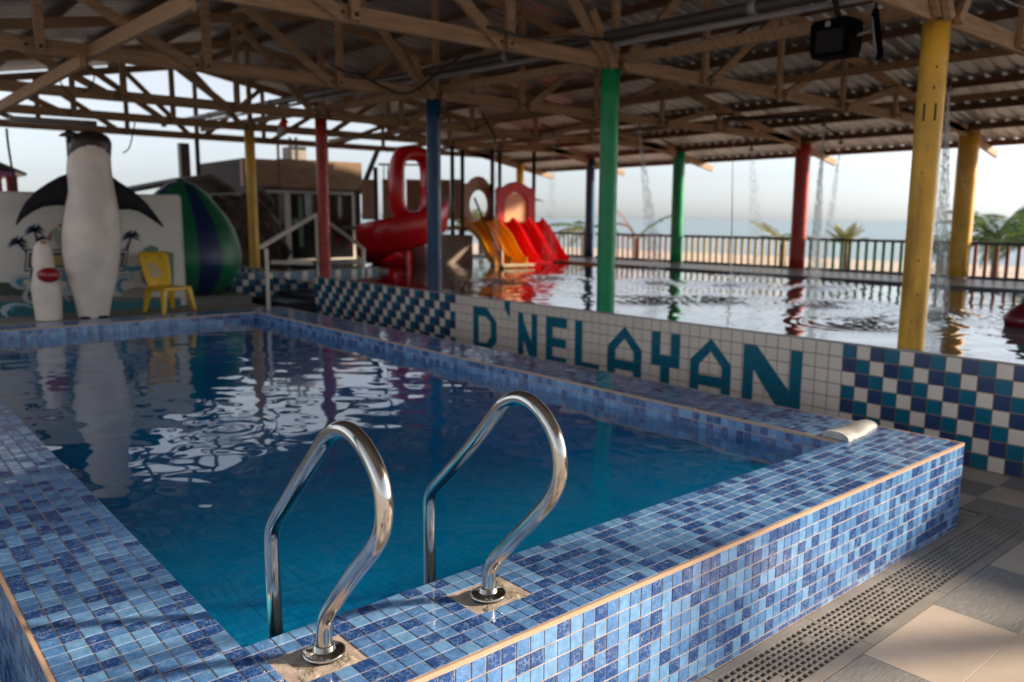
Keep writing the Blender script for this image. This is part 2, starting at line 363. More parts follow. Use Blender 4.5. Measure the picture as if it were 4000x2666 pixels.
# ================================================================== the raised pool
POOL = thing('swimming_pool', 'raised pool with rim and sides in mixed blue mosaic tiles', 'pool', (1.5, 3.6, G))
body = MB(); e = .0010
def rimbox(x0,x1,y0,y1): body.box((x0+e,y0+e,-1.15),(x1-e,y1-e,-e))
rimbox(-RIM, XE, -RIM, 0); rimbox(-RIM, 0, .0, LY+RIM); rimbox(WX, XE, .0, LY+RIM); rimbox(0, WX, LY, LY+RIM)
body.box((-.1,-.1,-1.3),(WX+.1,LY+.1,-1.0))
part('rim_body', body, GROUT, POOL)
tr = MB()
tr.box((-RIM,-RIM,-.0115),(XE,-RIM+.008,.001)); tr.box((-RIM,-RIM+.011,-.0115),(-RIM+.0105,LY+RIM,.0015)); tr.box((XE-.0105,-RIM+.011,-.0115),(XE,LY+RIM,.0015))
tr.box((WX-.001,.001,-.0115),(WX+.0095,LY,.0015)); tr.box((0,LY-.001,-.0115),(WX-.002,LY+.0095,.0015))
part('edge_trim', tr, TRIM, POOL)
HOLES = [(.046,.204,-.255,-.102), (.612,.770,-.265,-.114)]
cells = []          # (centre, u, v, n, usize, vsize, visible weight)
def grid(o, u, v, n, ulim, vlim, u0=0.0, v0=0.0, dens=1):
    """lattice of tiles on a plane; u0/v0 phase"""
    o = Vector(o); u = Vector(u); v = Vector(v); n = Vector(n)
    def cuts(lim, ph):
        a, b = lim; k = math.floor((a-ph)/P); c = [a]
        while True:
            k += 1; q = ph+k*P
            if q >= b-.004: break
            if q > a+.004: c.append(q)
        c.append(b); return c
    cu, cv = cuts(ulim, u0), cuts(vlim, v0)
    for i in range(len(cu)-1):
        for j in range(len(cv)-1):
            c = o+u*((cu[i]+cu[i+1])/2)+v*((cv[j]+cv[j+1])/2)
            cells.append((c, u, v, n, cu[i+1]-cu[i], cv[j+1]-cv[j]))
X, Y, Z = Vector((1,0,0)), Vector((0,1,0)), Vector((0,0,1))
grid((0,0,0), X, Y, Z, (0.0,WX), (-8*P,0), .0224, 0)                        # front coping
grid((0,0,0), X, Y, Z, (WX,XE-.011), (-8*P,0), .0224, 0)
grid((0,0,0), X, Y, Z, (-8*P,0), (-8*P,0), 0, 0); grid((0,0,0), X, Y, Z, (-8*P,0), (0,LY), 0, .011)   # left coping
grid((0,0,0), X, Y, Z, (WX+.0105,XE-.011), (0,LY), WX+.0105, 0)             # right coping
grid((0,0,0), X, Y, Z, (-8*P,XE-.011), (LY+.0105,LY+8*P), 0, LY+.0105)      # far coping
grid((0,-RIM,0), X, Z, -Y, (-RIM,XE), (G,-.0125), .0224, -.0125)            # front face
grid((-RIM,0,0), -Y, Z, -X, (-LY,RIM), (G,-.0125), 0, -.0125)               # left face
grid((XE,0,0), Y, Z, X, (-RIM,1.2), (G,-.0125), 0, -.0125)
grid((WX,0,0), -Y, Z, -X, (-LY,0), (-.27,-.0125), 0, -.0125)                # inner faces
grid((0,LY,0), X, Z, -Y, (0,WX), (-.27,-.0125), 0, -.0125)
def tile_geo(c, u, v, n, su, sv, jit=True):
    hu, hv = su/2-.0025, sv/2-.0025; b = .0016; t = .0010
    a1, a2 = (random.gauss(0,.006), random.gauss(0,.006)) if jit else (0,0)
    vs = []
    for ins, hgt in ((0,-.004),(0,t-.0003),(b,t)):
        for s1, s2 in ((-1,-1),(1,-1),(1,1),(-1,1)):
            q = c+u*(s1*(hu-ins))+v*(s2*(hv-ins)); q = q+n*(hgt+(s1*hu*a1+s2*hv*a2 if hgt > 0 else 0)); vs.append(q)
    fs = [(8,9,10,11)]+[(i,(i+1)%4,4+(i+1)%4,4+i) for i in range(4)]+[(4+i,4+(i+1)%4,8+(i+1)%4,8+i) for i in range(4)]
    return vs, fs
scored = []
for ce in cells:
    c, u, v, n, su, sv = ce
    if n.z > .5 and any(h[0]-.012 < c.x < h[1]+.012 and h[2]-.012 < c.y < h[3]+.012 for h in HOLES): continue
    if min(su, sv) < .007: continue
    pr = project(c); s = 0
    if pr and -10 < pr[0] < 2363 and -10 < pr[1] < 1578:
        vd = (CAM_LOC-c).normalized(); s = max(0, vd.dot(n))*su*sv/pr[2]**2
    scored.append((s, random.choices((0,1,2), (.33,.38,.29))[0], ce))
scored.sort(key=lambda q: -q[0])
for s, mi, ce in scored[:300]:
    m = MB(); m.add(*tile_geo(*ce)); part('tile', m, TILES[mi], POOL)
m = MB()
for s, mi, ce in scored[300:]: m.add(*tile_geo(*ce), mi)
part('tile_field', m, TILES, POOL, 'stuff')
# pool bottom and submerged sides
m = MB(); FZ = -.66
for i in range(int(WX/P)):
    for j in range(int(LY/P)):
        x, y = i*P, j*P; gx = .0042 if i % 6 == 0 else .001; gy = .0042 if j % 6 == 0 else .001; xe = WX if i == int(WX/P)-1 else x+P-.001
        q4 = [(x+gx,y+gy),(xe,y+gy),(xe,y+P-.001),(x+gx,y+P-.001)]
        q4 = [(min(max(a+.010*math.sin(7.3*b+2*math.sin(5*a))+.006*math.sin(17*b+3*a),0),WX), b+.010*math.sin(6.1*a+1.7*math.sin(4*b))+.006*math.sin(15*a-2*b), FZ) for a, b in q4]  # joints bent in the mesh to imitate refraction through the water
        m.add(q4, [(0,1,2,3)], random.choices((0,1,2),(.3,.4,.3))[0])
m.add([(0,0,FZ),(WX,0,FZ),(WX,0,-.27),(0,0,-.27)], [(0,3,2,1)], 1); m.add([(.001,0,FZ),(.001,LY,FZ),(.001,LY,-.012),(.001,0,-.012)], [(0,1,2,3)], 1)
m.add([(WX-.001,0,FZ),(WX-.001,LY,FZ),(WX-.001,LY,-.27),(WX-.001,0,-.27)], [(0,3,2,1)], 0); m.add([(0,LY-.001,FZ),(WX,LY-.001,FZ),(WX,LY-.001,-.27),(0,LY-.001,-.27)], [(0,1,2,3)], 0)
PB = [noisy('pool_bottom_a', (.06,.42,.66), .5, .2, 9), noisy('pool_bottom_b', (.08,.50,.72), .5, .2, 9), noisy('pool_bottom_c', (.10,.58,.76), .5, .2, 9)]
part('bottom_tiles', m, PB, POOL, 'stuff')
m = MB(); m.add([(-.001,-.001,FZ-.006),(WX,0,FZ-.006),(WX,LY,FZ-.006),(0,LY,FZ-.006)], [(0,1,2,3)]); part('bottom_grout', m, mat('bottom_grout', (.03,.12,.19), .8), POOL)
# mortar patches round the rail feet
def lump_sheet(x0,x1,y0,y1,z,amp,n=22):
    m = MB(); vs = []
    for j in range(n+1):
        for i in range(n+1):
            a, b = i/n, j/n; ed = min(a,1-a,b,1-b)
            jx = random.uniform(-.004,.004) if ed < .01 else 0
            x = x0+(x1-x0)*a+jx; y = y0+(y1-y0)*b+(random.uniform(-.004,.004) if ed < .01 else 0)
            h = amp*(.5*math.sin(9*a+3*b)*math.cos(7*b-2*a)+random.uniform(-.5,.5)*.55)-(.004 if ed < .06 else 0)
            vs.append((x,y,z+h))
    m.add(vs, [(j*(n+1)+i, j*(n+1)+i+1, (j+1)*(n+1)+i+1, (j+1)*(n+1)+i) for j in range(n) for i in range(n)], 0, True); return m
for (x0,x1,y0,y1) in HOLES: part('mortar_patch', lump_sheet(x0-.012,x1+.012,y0-.012,y1+.012,-.0006,.0045), MORTAR, POOL)

# ------------------------------------------------------------------ water sheets
def water_sheet(x0,x1,y0,y1,z,step,waves,rings=()):
    nx, ny = int((x1-x0)/step)+1, int((y1-y0)/step)+1
    gx, gy = np.meshgrid(np.linspace(x0,x1,nx), np.linspace(y0,y1,ny)); h = np.zeros_like(gx)
    for lam, slope, cnt in waves:
        for _ in range(cnt):
            l = lam*rng.uniform(.7,1.4); th = rng.uniform(0,2*np.pi); k = 2*np.pi/l
            h += slope/np.sqrt(cnt)/k*np.sin(k*(np.cos(th)*gx+np.sin(th)*gy)+rng.uniform(0,6.28))
    mod = np.zeros_like(gx)
    for _ in range(5):
        th = rng.uniform(0,6.28); k = 2*np.pi/rng.uniform(1.2,3); mod += np.sin(k*(np.cos(th)*gx+np.sin(th)*gy)+rng.uniform(0,6.28))
    h *= 1+.35*mod/2.2
    for cx, cy, rad, amp, lam in rings:
        d = np.hypot(gx-cx, gy-cy); h += amp*np.cos(2*np.pi*d/lam)*np.exp(-(d/rad)**2)
    vs = np.stack([gx.ravel(), gy.ravel(), z+h.ravel()], 1)
    idx = np.arange(nx*ny).reshape(ny, nx)
    fs = np.stack([idx[:-1,:-1].ravel(), idx[:-1,1:].ravel(), idx[1:,1:].ravel(), idx[1:,:-1].ravel()], 1)
    me = bpy.data.meshes.new('water'); me.from_pydata(vs.tolist(), [], fs.tolist()); me.polygons.foreach_set('use_smooth', [True]*len(fs)); return me
me = water_sheet(.002, WX-.0005, .0005, LY-.0005, WATER_Z, .02, [(.8,.007,7),(.30,.015,12),(.15,.011,18)],
    [(.98,2.6,.25,.0012,.09),(1.7,1.6,.2,.0005,.07)])
me.materials.append(WATER); tag(part('pool_water', me, None), kind='structure')
SPLASH = [atz(1510,650,WK), atz(1680,655,WK), atz(1740,635,WK), atz(1868,660,WK), atz(1885,640,WK), atz(2155,725,WK), atz(1500,690,WK), atz(1650,690,WK), atz(1900,700,WK), atz(1150,648,WK), atz(1265,640,WK), atz(1990,745,WK)]
me = water_sheet(XW+.042, 11.6, -5.5, 13.2, WK, .04, [(.8,.010,6),(.35,.022,12),(.13,.045,22)], [(p.x,p.y,.6,.013,.15) for p in SPLASH])
me.materials.append(WATER_K); tag(part('splash_pool_water', me, None), kind='structure')

# ------------------------------------------------------------------ pool handrails
def smooth_path(pts, it=3):
    P_ = [Vector(p) for p in pts]
    for _ in range(it):
        q = [P_[0]]
        for i in range(len(P_)-1):
            q += [P_[i]*.75+P_[i+1]*.25, P_[i]*.25+P_[i+1]*.75]
        q.append(P_[-1]); P_ = q
    return P_
NEAR = [(-.172,.004),(-.172,.075),(-.185,.115),(-.232,.167),(-.279,.22),(-.36,.305),(-.430,.372),(-.466,.420),(-.481,.465),(-.478,.515),(-.457,.560),(-.409,.602),(-.346,.629),(-.283,.624),(-.224,.594),(-.183,.555),(-.07,.446),(.055,.325),(.105,.278),(.127,.245),(.134,.205),(.134,.084),(.130,-.10),(.125,-.30),(.115,-.62)]
FAR = [(-.187,.004),(-.188,.075),(-.205,.115),(-.255,.165),(-.311,.226),(-.400,.316),(-.455,.378),(-.482,.43),(-.489,.480),(-.474,.544),(-.425,.600),(-.363,.630),(-.308,.628),(-.251,.598),(-.217,.562),(-.091,.428),(.048,.300),(.095,.258),(.115,.228),(.122,.195),(.122,.027),(.122,-.10),(.118,-.30),(.11,-.62)]
def handrail(x, prof, label):
    t = thing('pool_handrail', label, 'handrail', (x, prof[0][0], 0), 'pool ladder handrails')
    m = MB(); path = smooth_path([(x, a, b) for a, b in prof], 3)
    m.tube(path, .0212, 24); part('tube', m, STEEL, t)
    f = MB(); n = 40; y0 = prof[0][0]; rr = [(.0, .0), (.047,.0),(.0545,.001),(.056,.004),(.0555,.0075),(.050,.0095),(.030,.0115),(.0275,.0125),(.0265,.026),(.0225,.0275)]
    f.loft([[Vector((x+1.0*r*math.cos(2*math.pi*j/n), y0+.92*r*math.sin(2*math.pi*j/n), .005+h)) for j in range(n)] for r, h in rr[1:]], 0, True, False); part('base_flange', f, STEEL, t)
    g2 = MB(); g2.loft([[Vector((x+r*math.cos(2*math.pi*j/n), y0+.92*r*math.sin(2*math.pi*j/n), h)) for j in range(n)] for r, h in ((.050,-.004),(.052,.0045))], 0, True, True); part('gasket', g2, RUBBER, t)
    return t
handrail(.147, NEAR, 'polished steel pool handrail nearest the camera, by the pool corner')
handrail(.674, FAR, 'polished steel pool handrail farther along the front rim')
# rounded white pipe piece mortared across the pool corner
m = MB(); rings = []
for i in range(15):
    a = i/14; x = WX+.02+.40*a; wv = .062+.010*math.sin(5*a)+(.012 if a < .08 else 0); hz = .036+.005*math.sin(9*a+1)
    rings.append([Vector((x, .035+.02*a+wv*math.cos(math.pi*j/10), .002+hz*math.sin(math.pi*j/10)**.8)) for j in range(11)])
m.loft(rings, 0, True, False, False); m.f += [tuple(range(11)), tuple(range(14*11,15*11))[::-1]]; m.m += [0,0]; m.smooth += [False,False]
solo('corner_pipe_cover', m, noisy('old_white_plaster', (.50,.50,.49), .6, .3, 18, bmp=.5, bscale=60), 'white rounded pipe cover mortared across the far right pool corner', 'pipe cover')

# ================================================================== the lettered wall of the upper pool
WALL = thing('tiled_wall', 'low tiled wall lettered in teal between blue and white checks', 'wall', (XW, 3, G))
m = MB(); m.box((XW+.004,-7,G-.1),(XW+.040,8.93,ZW-.012)); part('wall_core', m, W_GROUT, WALL)
m = MB(); m.box((XW-.004,-7,ZW-.0115),(XW+.044,8.935,ZW)); part('wall_capping', m, noisy('wet_capping', (.34,.32,.31), .12, .2, 3, coat=.4), WALL)
wt = []
def wtile(y1, y0, z1, z0, mi): wt.append((y1, y0, z1, z0, mi))
rows = [ZW-.0125-.0985*k for k in range(8)]
YA, YB = 5.45, .825; pl = (YA-YB)/45
for r in range(7):
    z1, z0 = rows[r], rows[r+1]
    for c in range(45): wtile(YA-pl*c, YA-pl*(c+1), z1, z0, 1)
    pr_ = .0985
    for c in range(0, 78): wtile(YB-pr_*c, YB-pr_*(c+1), z1, z0, (0,1,2)[(c-r) % 3])
    pq = (8.93-YA)/33
    for c in range(33): wtile(8.93-pq*c, 8.93-pq*(c+1), z1, z0, (1,0,2)[(c+r) % 3])
def wgeo(y1,y0,z1,z0):
    c = Vector((XW,(y1+y0)/2,(z1+z0)/2)); return tile_geo(c, -Y, Z, -X, y1-y0-.0022, z1-z0-.0022)
sc = []
for t_ in wt:
    c = ((XW),(t_[0]+t_[1])/2,(t_[2]+t_[3])/2); pr = project(c); s = 0
    if pr and -20 < pr[0] < 2375 and pr[1] < 1130 and not (pr[0] < 2225 and c[2] < -.30): s = 1/pr[2]**2
    sc.append((s, t_))
sc.sort(key=lambda q: -q[0])
for s, t_ in sc[:300]:
    q = MB(); q.add(*wgeo(*t_[:4])); part('tile', q, WT[t_[4]], WALL)
q = MB()
for s, t_ in sc[300:]: q.add(*wgeo(*t_[:4]), t_[4])
part('tile_field', q, WT, WALL, 'stuff')
# letters cut from teal tile: u = distance from YA to the right in tiles, v = rows down
ztop = rows[1]; dz = .0985
def clip(poly, ax, lim, keep_less):
    out = []; n = len(poly)
    for i in range(n):
        a, b = poly[i], poly[(i+1) % n]; ia = (a[ax] <= lim) if keep_less else (a[ax] >= lim); ib = (b[ax] <= lim) if keep_less else (b[ax] >= lim)
        if ia: out.append(a)
        if ia != ib:
            t = (lim-a[ax])/(b[ax]-a[ax]); out.append((a[0]+(b[0]-a[0])*t, a[1]+(b[1]-a[1])*t))
    return out
def area2(p): return sum(p[i][0]*p[(i+1)%len(p)][1]-p[(i+1)%len(p)][0]*p[i][1] for i in range(len(p)))/2
def letter(polys, u0, wu, top=1.0, hh=5):
    m = MB()
    for poly in polys:
        for cu_ in range(-1, 6):
            for cv_ in range(-1, 6):
                p_ = clip(clip(clip(clip(poly, 0, cu_+.012, False), 0, cu_+.988, True), 1, cv_+.012, False), 1, cv_+.988, True) if poly else []
                if len(p_) < 3 or abs(area2(p_)) < .004: continue
                m.prism(p_, (XW-.0012, YA-u0, rows[1]), (0,-wu,0), (0,0,-dz), (-.0022-random.uniform(0,.0008),0,0))
    return part('letter', m, W_TEAL, WALL)
def LU(y): return YA-y
Dp = [[(0,0),(.95,0),(.95,.001),(.95,1),(.95,1.0),(.95,4),(.95,5),(0,5)], [(.95,0),(2.3,0),(4,1.5),(4,3.6),(3,4.6),(3,1.55),(2.1,1),(.95,1)], [(.95,4),(2.2,4),(3,3.2),(3,4.6),(2.6,5),(.95,5)]]
letter(Dp, LU(5.115), .4135/4)
ap = letter([[(0,0),(1,0),(1,1.85),(0,.75)]], LU(4.573), .093)
ap.location.z += dz*1.0
Np = [[(0,0),(.9,0),(.9,5),(0,5)], [(2.1,0),(3,0),(3,5),(2.1,5)], [(.9,0.9),(2.1,2.9),(2.1,5),(.9,2.9)]]
letter([[(0,0),(.8,0),(.9,.9),(.9,5),(0,5)], Np[1], Np[2]], LU(4.352), .302/3)
letter([[(0,0),(1,0),(1,5),(0,5)], [(1,0),(3,0),(3,1),(1,1)], [(1,2.1),(2.9,2.1),(2.9,3),(1,3)], [(1,4),(3,4),(3,5),(1,5)]], LU(3.923), .302/3)
letter([[(0,0),(1,0),(1,5),(0,5)], [(1,4),(3.2,4),(3.2,5),(1,5)]], LU(3.512), .305/3)
Ap = [[(0,1.95),(2,-.05),(2,1.05),(.9,2.25),(.9,5),(0,5)], [(2,-.05),(4,1.95),(4,5),(3.1,5),(3.1,2.25),(2,1.05)], [(.9,3.1),(3.1,3.1),(3.1,4),(.9,4)]]
letter(Ap, LU(3.079), .4075/4)
letter([[(0,0),(.95,0),(.95,2),(2.05,2),(2.05,0),(3,0),(3,3),(2.0,3),(2.0,5),(1.0,5),(1.0,3),(0,3)]], LU(2.562), .310/3)
letter(Ap, LU(2.143), .402/4)
letter([[(0,0),(.95,0),(.95,5),(0,5)], [(.95,0),(1.15,0),(4.05,3.2),(4.05,5),(3.4,5),(.95,1.95)], [(4.05,0),(5,0),(5,5),(4.05,5)]], LU(1.634), .504/5)

# stretch of wall beyond the steps, and the recess behind the steps
WALL2 = thing('tiled_wall', 'short blue and white checked wall beyond the stone steps', 'wall', (XW, 11.4, G))
m = MB(); m.box((XW+.004,10.45,G),(XW+.16,13.6,ZW-.012)); m.box((3.94,10.254,G),(6.6,10.44,ZW-.012)); part('wall_core', m, W_GROUT, WALL2)
m = MB()
for r in range(5):
    for c in range(30): m.add(*tile_geo(Vector((XW,13.55-.1*c,rows[r]-.05)), -Y, Z, -X, .1, .0985), (1,0,2)[(c+r) % 3])
for r in range(4):
    for c in range(26): m.add(*tile_geo(Vector((3.99+.1*c,10.25,rows[r]-.05)), X, Z, -Y, .1, .0985), (1,0,2)[(c+r) % 3])
part('tile_field', m, WT, WALL2, 'stuff')
m = MB(); m.box((3.937,10.247,ZW-.0115),(6.6,10.46,ZW)); m.box((XW-.003,10.461,ZW-.0115),(XW+.2,13.6,ZW)); part('wall_capping', m, CONC, WALL2)
STEPS = thing('stone_steps', 'dark stone steps rising through the gap in the tiled wall', 'steps', (4.3, 9.5, G))
for k in range(2):
    q = MB(); q.box((3.96+.30*k,8.96,G-.1),(5.4 if k < 3 else 6.2,10.24,G+.17*(k+1)-.006)); part('step', q, LEDGE, STEPS)

# ================================================================== the splash pool basin, ledge and fence
m = MB(); m.box((XW+.041,-7,-.6),(13.5,13.6,-.05)); m.box((11.45,-7,-.049),(13.5,14.6,.2)); m.box((XW+.17,13.0,-.049),(11.449,14.6,.17)); m.box((6.2,10.45,-.049),(6.9,12.99,.21))
struct('splash_pool_basin', m, LEDGE)
bays = [(-.2-2.4,.42,B_RED,'dark red'),(.42,3.25,B_RED,'brown red'),(3.25,6.05,B_GRN,'dark green'),(6.05,8.85,B_YEL,'dull yellow'),(8.85,11.4,B_BRN,'reddish brown'),(11.4,13.9,B_GRY,'grey')]
bl = ['cut off by the right edge','behind the big near yellow column','right of the dark red column','left of the dark red sea-side column','between the green and blue sea-side columns','beside the red slides']
for (ya, yb, mt_, cn), ll in zip(bays, bl):
    t = thing('fence_panel', f'{cn} seaside fence panel {ll}', 'fence', (13.05, (ya+yb)/2, .2), 'seaside fence panels')
    q = MB(); q.beam((13.05,ya+.14,.76),(13.05,yb-.14,.76),.09,.045,ch=.006); part('top_rail', q, RAIL_D, t)
    q = MB(); q.beam((13.05,ya+.14,.225),(13.05,yb-.14,.225),.07,.04,ch=.006); part('bottom_rail', q, RAIL_D, t)
    n = int((yb-ya-.3)/.142); 
    for i in range(n):
        y = ya+.2+(yb-ya-.4)*i/(n-1); q = MB(); q.beam((13.05,y,.246),(13.05,y,.736),.026,.052,up=(0,1,0),ch=.004); part('baluster', q, mt_, t)

# ================================================================== columns
def column(x, y, z0, z1, r, m_, label, holes=False):
    t = thing('round_column', label, 'column', (x, y, z0), 'painted round columns')
    q = MB(); n = 40
    q.loft([[Vector((x+r*math.cos(2*math.pi*j/n), y+r*math.sin(2*math.pi*j/n), z)) for j in range(n)] for z in np.linspace(z0, z1, 12)], 0, True, True); part('shaft', q, m_, t)
    z0 = max(z0, .155)
    q = MB(); q.loft([[Vector((x+a*math.cos(2*math.pi*j/n), y+a*math.sin(2*math.pi*j/n), z)) for j in range(n)] for a, z in ((r+.006,z0-.002),(r+.006,z0+.018),(r+.001,z0+.024))], 0, True, False); part('base_seal', q, CONC, t)
    return t
fc = [(P_RED,'free standing red column at the near end of the splash pool'),(P_YEL,'tall yellow column nearest the camera, on the tiled wall'),(P_GRN,'bright green column on the wall above the lettering'),(P_BLU,'dark blue column on the wall beside the spiral slide'),(P_RED,'red column beside the steps and sliding doors'),(P_YEL,'yellow column beside the striped green dome'),(P_BLU,'')]
for k in range(6):
    t = column(XF, YC[k], -.05, Z_CH[k]+.004, .084, fc[k][0], fc[k][1])
    if k == 1:
        for dx in (-.028, .028):
            q = MB(); a = math.atan2(CAM_LOC.y-YC[1], CAM_LOC.x-XF)+dx*14
            c = Vector((XF+.0835*math.cos(a), YC[1]+.0835*math.sin(a), 1.80)); q.beam(c-Vector((0,0,.055)), c+Vector((0,0,.055)), .012, .006, up=(math.cos(a),math.sin(a),0)); part('slot', q, BOLT, t)
        a = math.atan2(CAM_LOC.y-YC[1], CAM_LOC.x-XF)-.12; q = MB(); c = Vector((XF+.0835*math.cos(a), YC[1]+.0835*math.sin(a), 0)); q.beam(c+Z*.28, c+Z*1.72, .007, .005, up=(math.cos(a),math.sin(a),0), ch=.002); part('seam', q, P_YEL, t)
        for zz, da in ((2.08,.25),(1.95,.16),(1.42,-.2),(.85,.05),(.62,.2),(.44,-.1)):  # dents in the shaft set as small dark spots
            a2 = a+.12+da; q = MB(); c = Vector((XF+.083*math.cos(a2), YC[1]+.083*math.sin(a2), zz)); nn = Vector((math.cos(a2),math.sin(a2),0)); tt = Vector((-nn.y,nn.x,0)); r_ = random.uniform(.005,.009)
            q.loft([[c+nn*h_+tt*(rr_*math.cos(2*math.pi*j/10))+Z*(rr_*1.3*math.sin(2*math.pi*j/10)) for j in range(10)] for rr_, h_ in ((r_,0),(r_*.9,.002),(r_*.5,.003))], 0, True, True); part('dent_spot', q, RUST, t)
scl = [(2,P_YEL,.150,'yellow sea-side column behind the nearest yellow one'),(3,P_RED,.135,'dark red sea-side column before the sea horizon'),(4,P_GRN,.124,'green sea-side column, wet from a shower jet'),(5,P_BLU,.104,'blue sea-side column by the palm frond'),(6,P_YEL,.10,'small far yellow column behind the play tower'),(1,P_BLU,.15,'blue sea-side column off the right edge')]
for k, m_, r, l in scl: column(XS, YC[k], .2, Z_CH[k]+.004, r, m_, l)
for k in (1,2,3,4,5): column(XL, YC[k], G, Z_CH[k]+.004, .084, (P_RED,P_GRN,P_BLU,P_YEL)[k % 4], ('red','green','blue','yellow')[k % 4]+' column on the landward side of the pavilion')

# ================================================================== roof trusses
NODES_R = [4.83, 6.15, 7.5, 8.9, 10.3, 11.65, 12.95]; NODES_L = [4.83, 3.6, 2.2, .8, -.45]
tl = ['nearest roof truss, off the right of the photo','brown timber roof truss over the nearest yellow column','brown timber roof truss resting on the bright green column','brown timber roof truss resting on the dark blue column','brown timber roof truss over the red column by the steps','brown timber roof truss over the far yellow front column','farthest brown roof truss under the gable end against the sky']
def truss(k):
    y = YC[k]; zb = Z_CH[k]+.065
    t = thing('roof_truss', tl[k], 'roof truss', (XF, y, Z_CH[k]), 'timber roof trusses')
    q = MB(); q.beam((-1.35,y,zb),(6.4,y,zb),.05,.125,ch=.006); part('bottom_chord', q, WOOD, t)
    q = MB(); q.beam((6.402,y,zb),(13.3,y,zb),.05,.118,ch=.006); part('bottom_chord', q, WOOD, t)
    for s in (-1, 1):
        xe = 4.75+(9.35 if s > 0 else -6.15); q = MB(); q.beam((4.75+s*.02,y,zroof(4.75)-.16),(xe,y,zroof(xe)-.16),.05,.12,ch=.006); part('rafter', q, WOOD, t)
    for s, N in ((1,NODES_R),(-1,NODES_L)):
        for i, x in enumerate(N):
            zt = zroof(x)-.20; off = -.052
            if zt-zb > .12 and not (i == 0 and s < 0):
                q = MB(); q.beam((x,y+off,zb-.05),(x,y+off,zt+.03),.048,.075,up=(1,0,0),ch=.005); part('web_post', q, WOOD, t)
            if i < len(N)-1:
                x2 = N[i+1]; z2 = zroof(x2)-.22; xs_ = x+s*.10
                if z2-zb > .10:
                    q = MB(); q.beam((xs_,y+off-.001,zb-.03),(x2-s*.05,y+off-.001,z2),.048,.085,up=(0,1,0) if False else (0,0,1),ch=.005); part('web_brace', q, WOOD, t)
        if k in (1,2,3,4):
            for x in N:
                for dx in (0, s*.11):
                    q = MB(); n = 10; yb_ = y-.0765
                    q.loft([[Vector((x+dx+.015*math.cos(2*math.pi*j/n), yy, zb-.012+.015*math.sin(2*math.pi*j/n))) for j in range(n)] for yy in (yb_+.006, yb_-.010)], 0, False, True); part('bolt', q, BOLT, t)
        if k in (1,2,3): # short fan struts over the column
            q = MB(); q.beam((XF+s*.06,y-.103,zb-.06),(XF+s*.36,y-.103,zb+.38),.045,.07,ch=.004); part('fan_strut', q, WOOD, t)
    return t
for k in range(7): truss(k)
def solo_beam(name, p, q_, w_, h_, m_, label, cat, group=None):
    q = MB(); q.beam(p, q_, w_, h_, ch=.005); return solo(name, q, m_, label, cat, group)
tb = thing('tie_beam', 'long brown tie beam running between the trusses over the front columns', 'beam', (4.93, 7, 2.55), 'lengthwise roof ties')
for k in range(1, 6):
    ya, yb = YC[k]+.03, YC[k+1]-.03; q = MB(); q.beam((4.93,ya,2.475+.0202*ya),(4.93,yb,2.475+.0202*yb),.05,.09,ch=.005); part('timber', q, WOOD, tb)
solo_beam('tie_beam', (7.78,-4.2,2.64),(7.78,14.2,2.74), .05,.08, WOOD_D, 'long dark tie beam crossing the trusses above the splash pool', 'beam', 'lengthwise roof ties')
solo_beam('tie_beam', (10.6,-4.2,2.63),(10.6,14.2,2.73), .05,.08, WOOD_D, 'long dark tie beam near the sea-side eave', 'beam', 'lengthwise roof ties')
solo_beam('tie_beam', (1.5,-4.2,2.68),(1.5,14.2,2.75), .05,.08, WOOD_D, 'long dark tie beam above the blue pool', 'beam', 'lengthwise roof ties')
gut = thing('drain_pipe', 'long grey plastic pipes lying over the front row of columns', 'pipe', (4.7, 7, 2.6))
def gz(y): return 2.562+.0202*y
q = MB(); q.tube([(4.73,-4.2,gz(-4.2)),(4.73,14.0,gz(14))], .022, 14); part('pipe', q, PVC, gut)
q = MB(); q.tube([(4.64,-4.2,gz(-4.2)+.06),(4.64,14.0,gz(14)+.06)], .048, 14); part('upper_pipe', q, PVC_D, gut)
for k in range(1, 7):
    q = MB(); y_ = YC[k]+1.2; q.tube([(4.64,y_,gz(y_)+.06),(4.64,y_+.07,gz(y_)+.0614)], .054, 14); part('collar', q, PVC, gut)
def brace(p, q_, label): return solo_beam('lateral_brace', p, q_, .05, .11, WOOD, label, 'brace', 'slanting braces between the trusses')
brace(aty(205,120,6.12),aty(440,2,3.15), 'brown slanting brace rising towards the camera from the blue column truss')
brace(aty(190,140,5.98),aty(-10,252,8.75), 'brown slanting brace at the upper left, dropping away under the far trusses')
# ------------------------------------------------------------------ roof
ROOF = thing('pavilion_roof', 'dark grey corrugated metal roof over the whole pavilion', 'roof', (4.75, 5, 4.06))
Y0R, Y1R = -4.4, 14.45; SW = (Y1R-Y0R)/19
def sheet_mesh(s):
    m = MB(); xe = 4.75+(9.15 if s > 0 else -6.25); prof = []; nrib = 5; pw = SW/nrib  # landward slope cut short out of view to let sky light in
    for i in range(nrib):
        a = pw*i; prof += [(a,0),(a+pw*.58,0),(a+pw*.68,.028),(a+pw*.86,.028),(a+pw*.96,0)]
    prof.append((SW+.004,0))
    segs = np.linspace(4.75+s*.02, xe, 7); vs = []
    for x in segs:
        for a, b in prof: vs.append((x, a, zroof(x)+b))
    n = len(prof); m.add(vs, [(i*n+j, i*n+j+1, (i+1)*n+j+1, (i+1)*n+j) for i in range(6) for j in range(n-1)])
    return m.mesh('roof_sheet', SHEET)
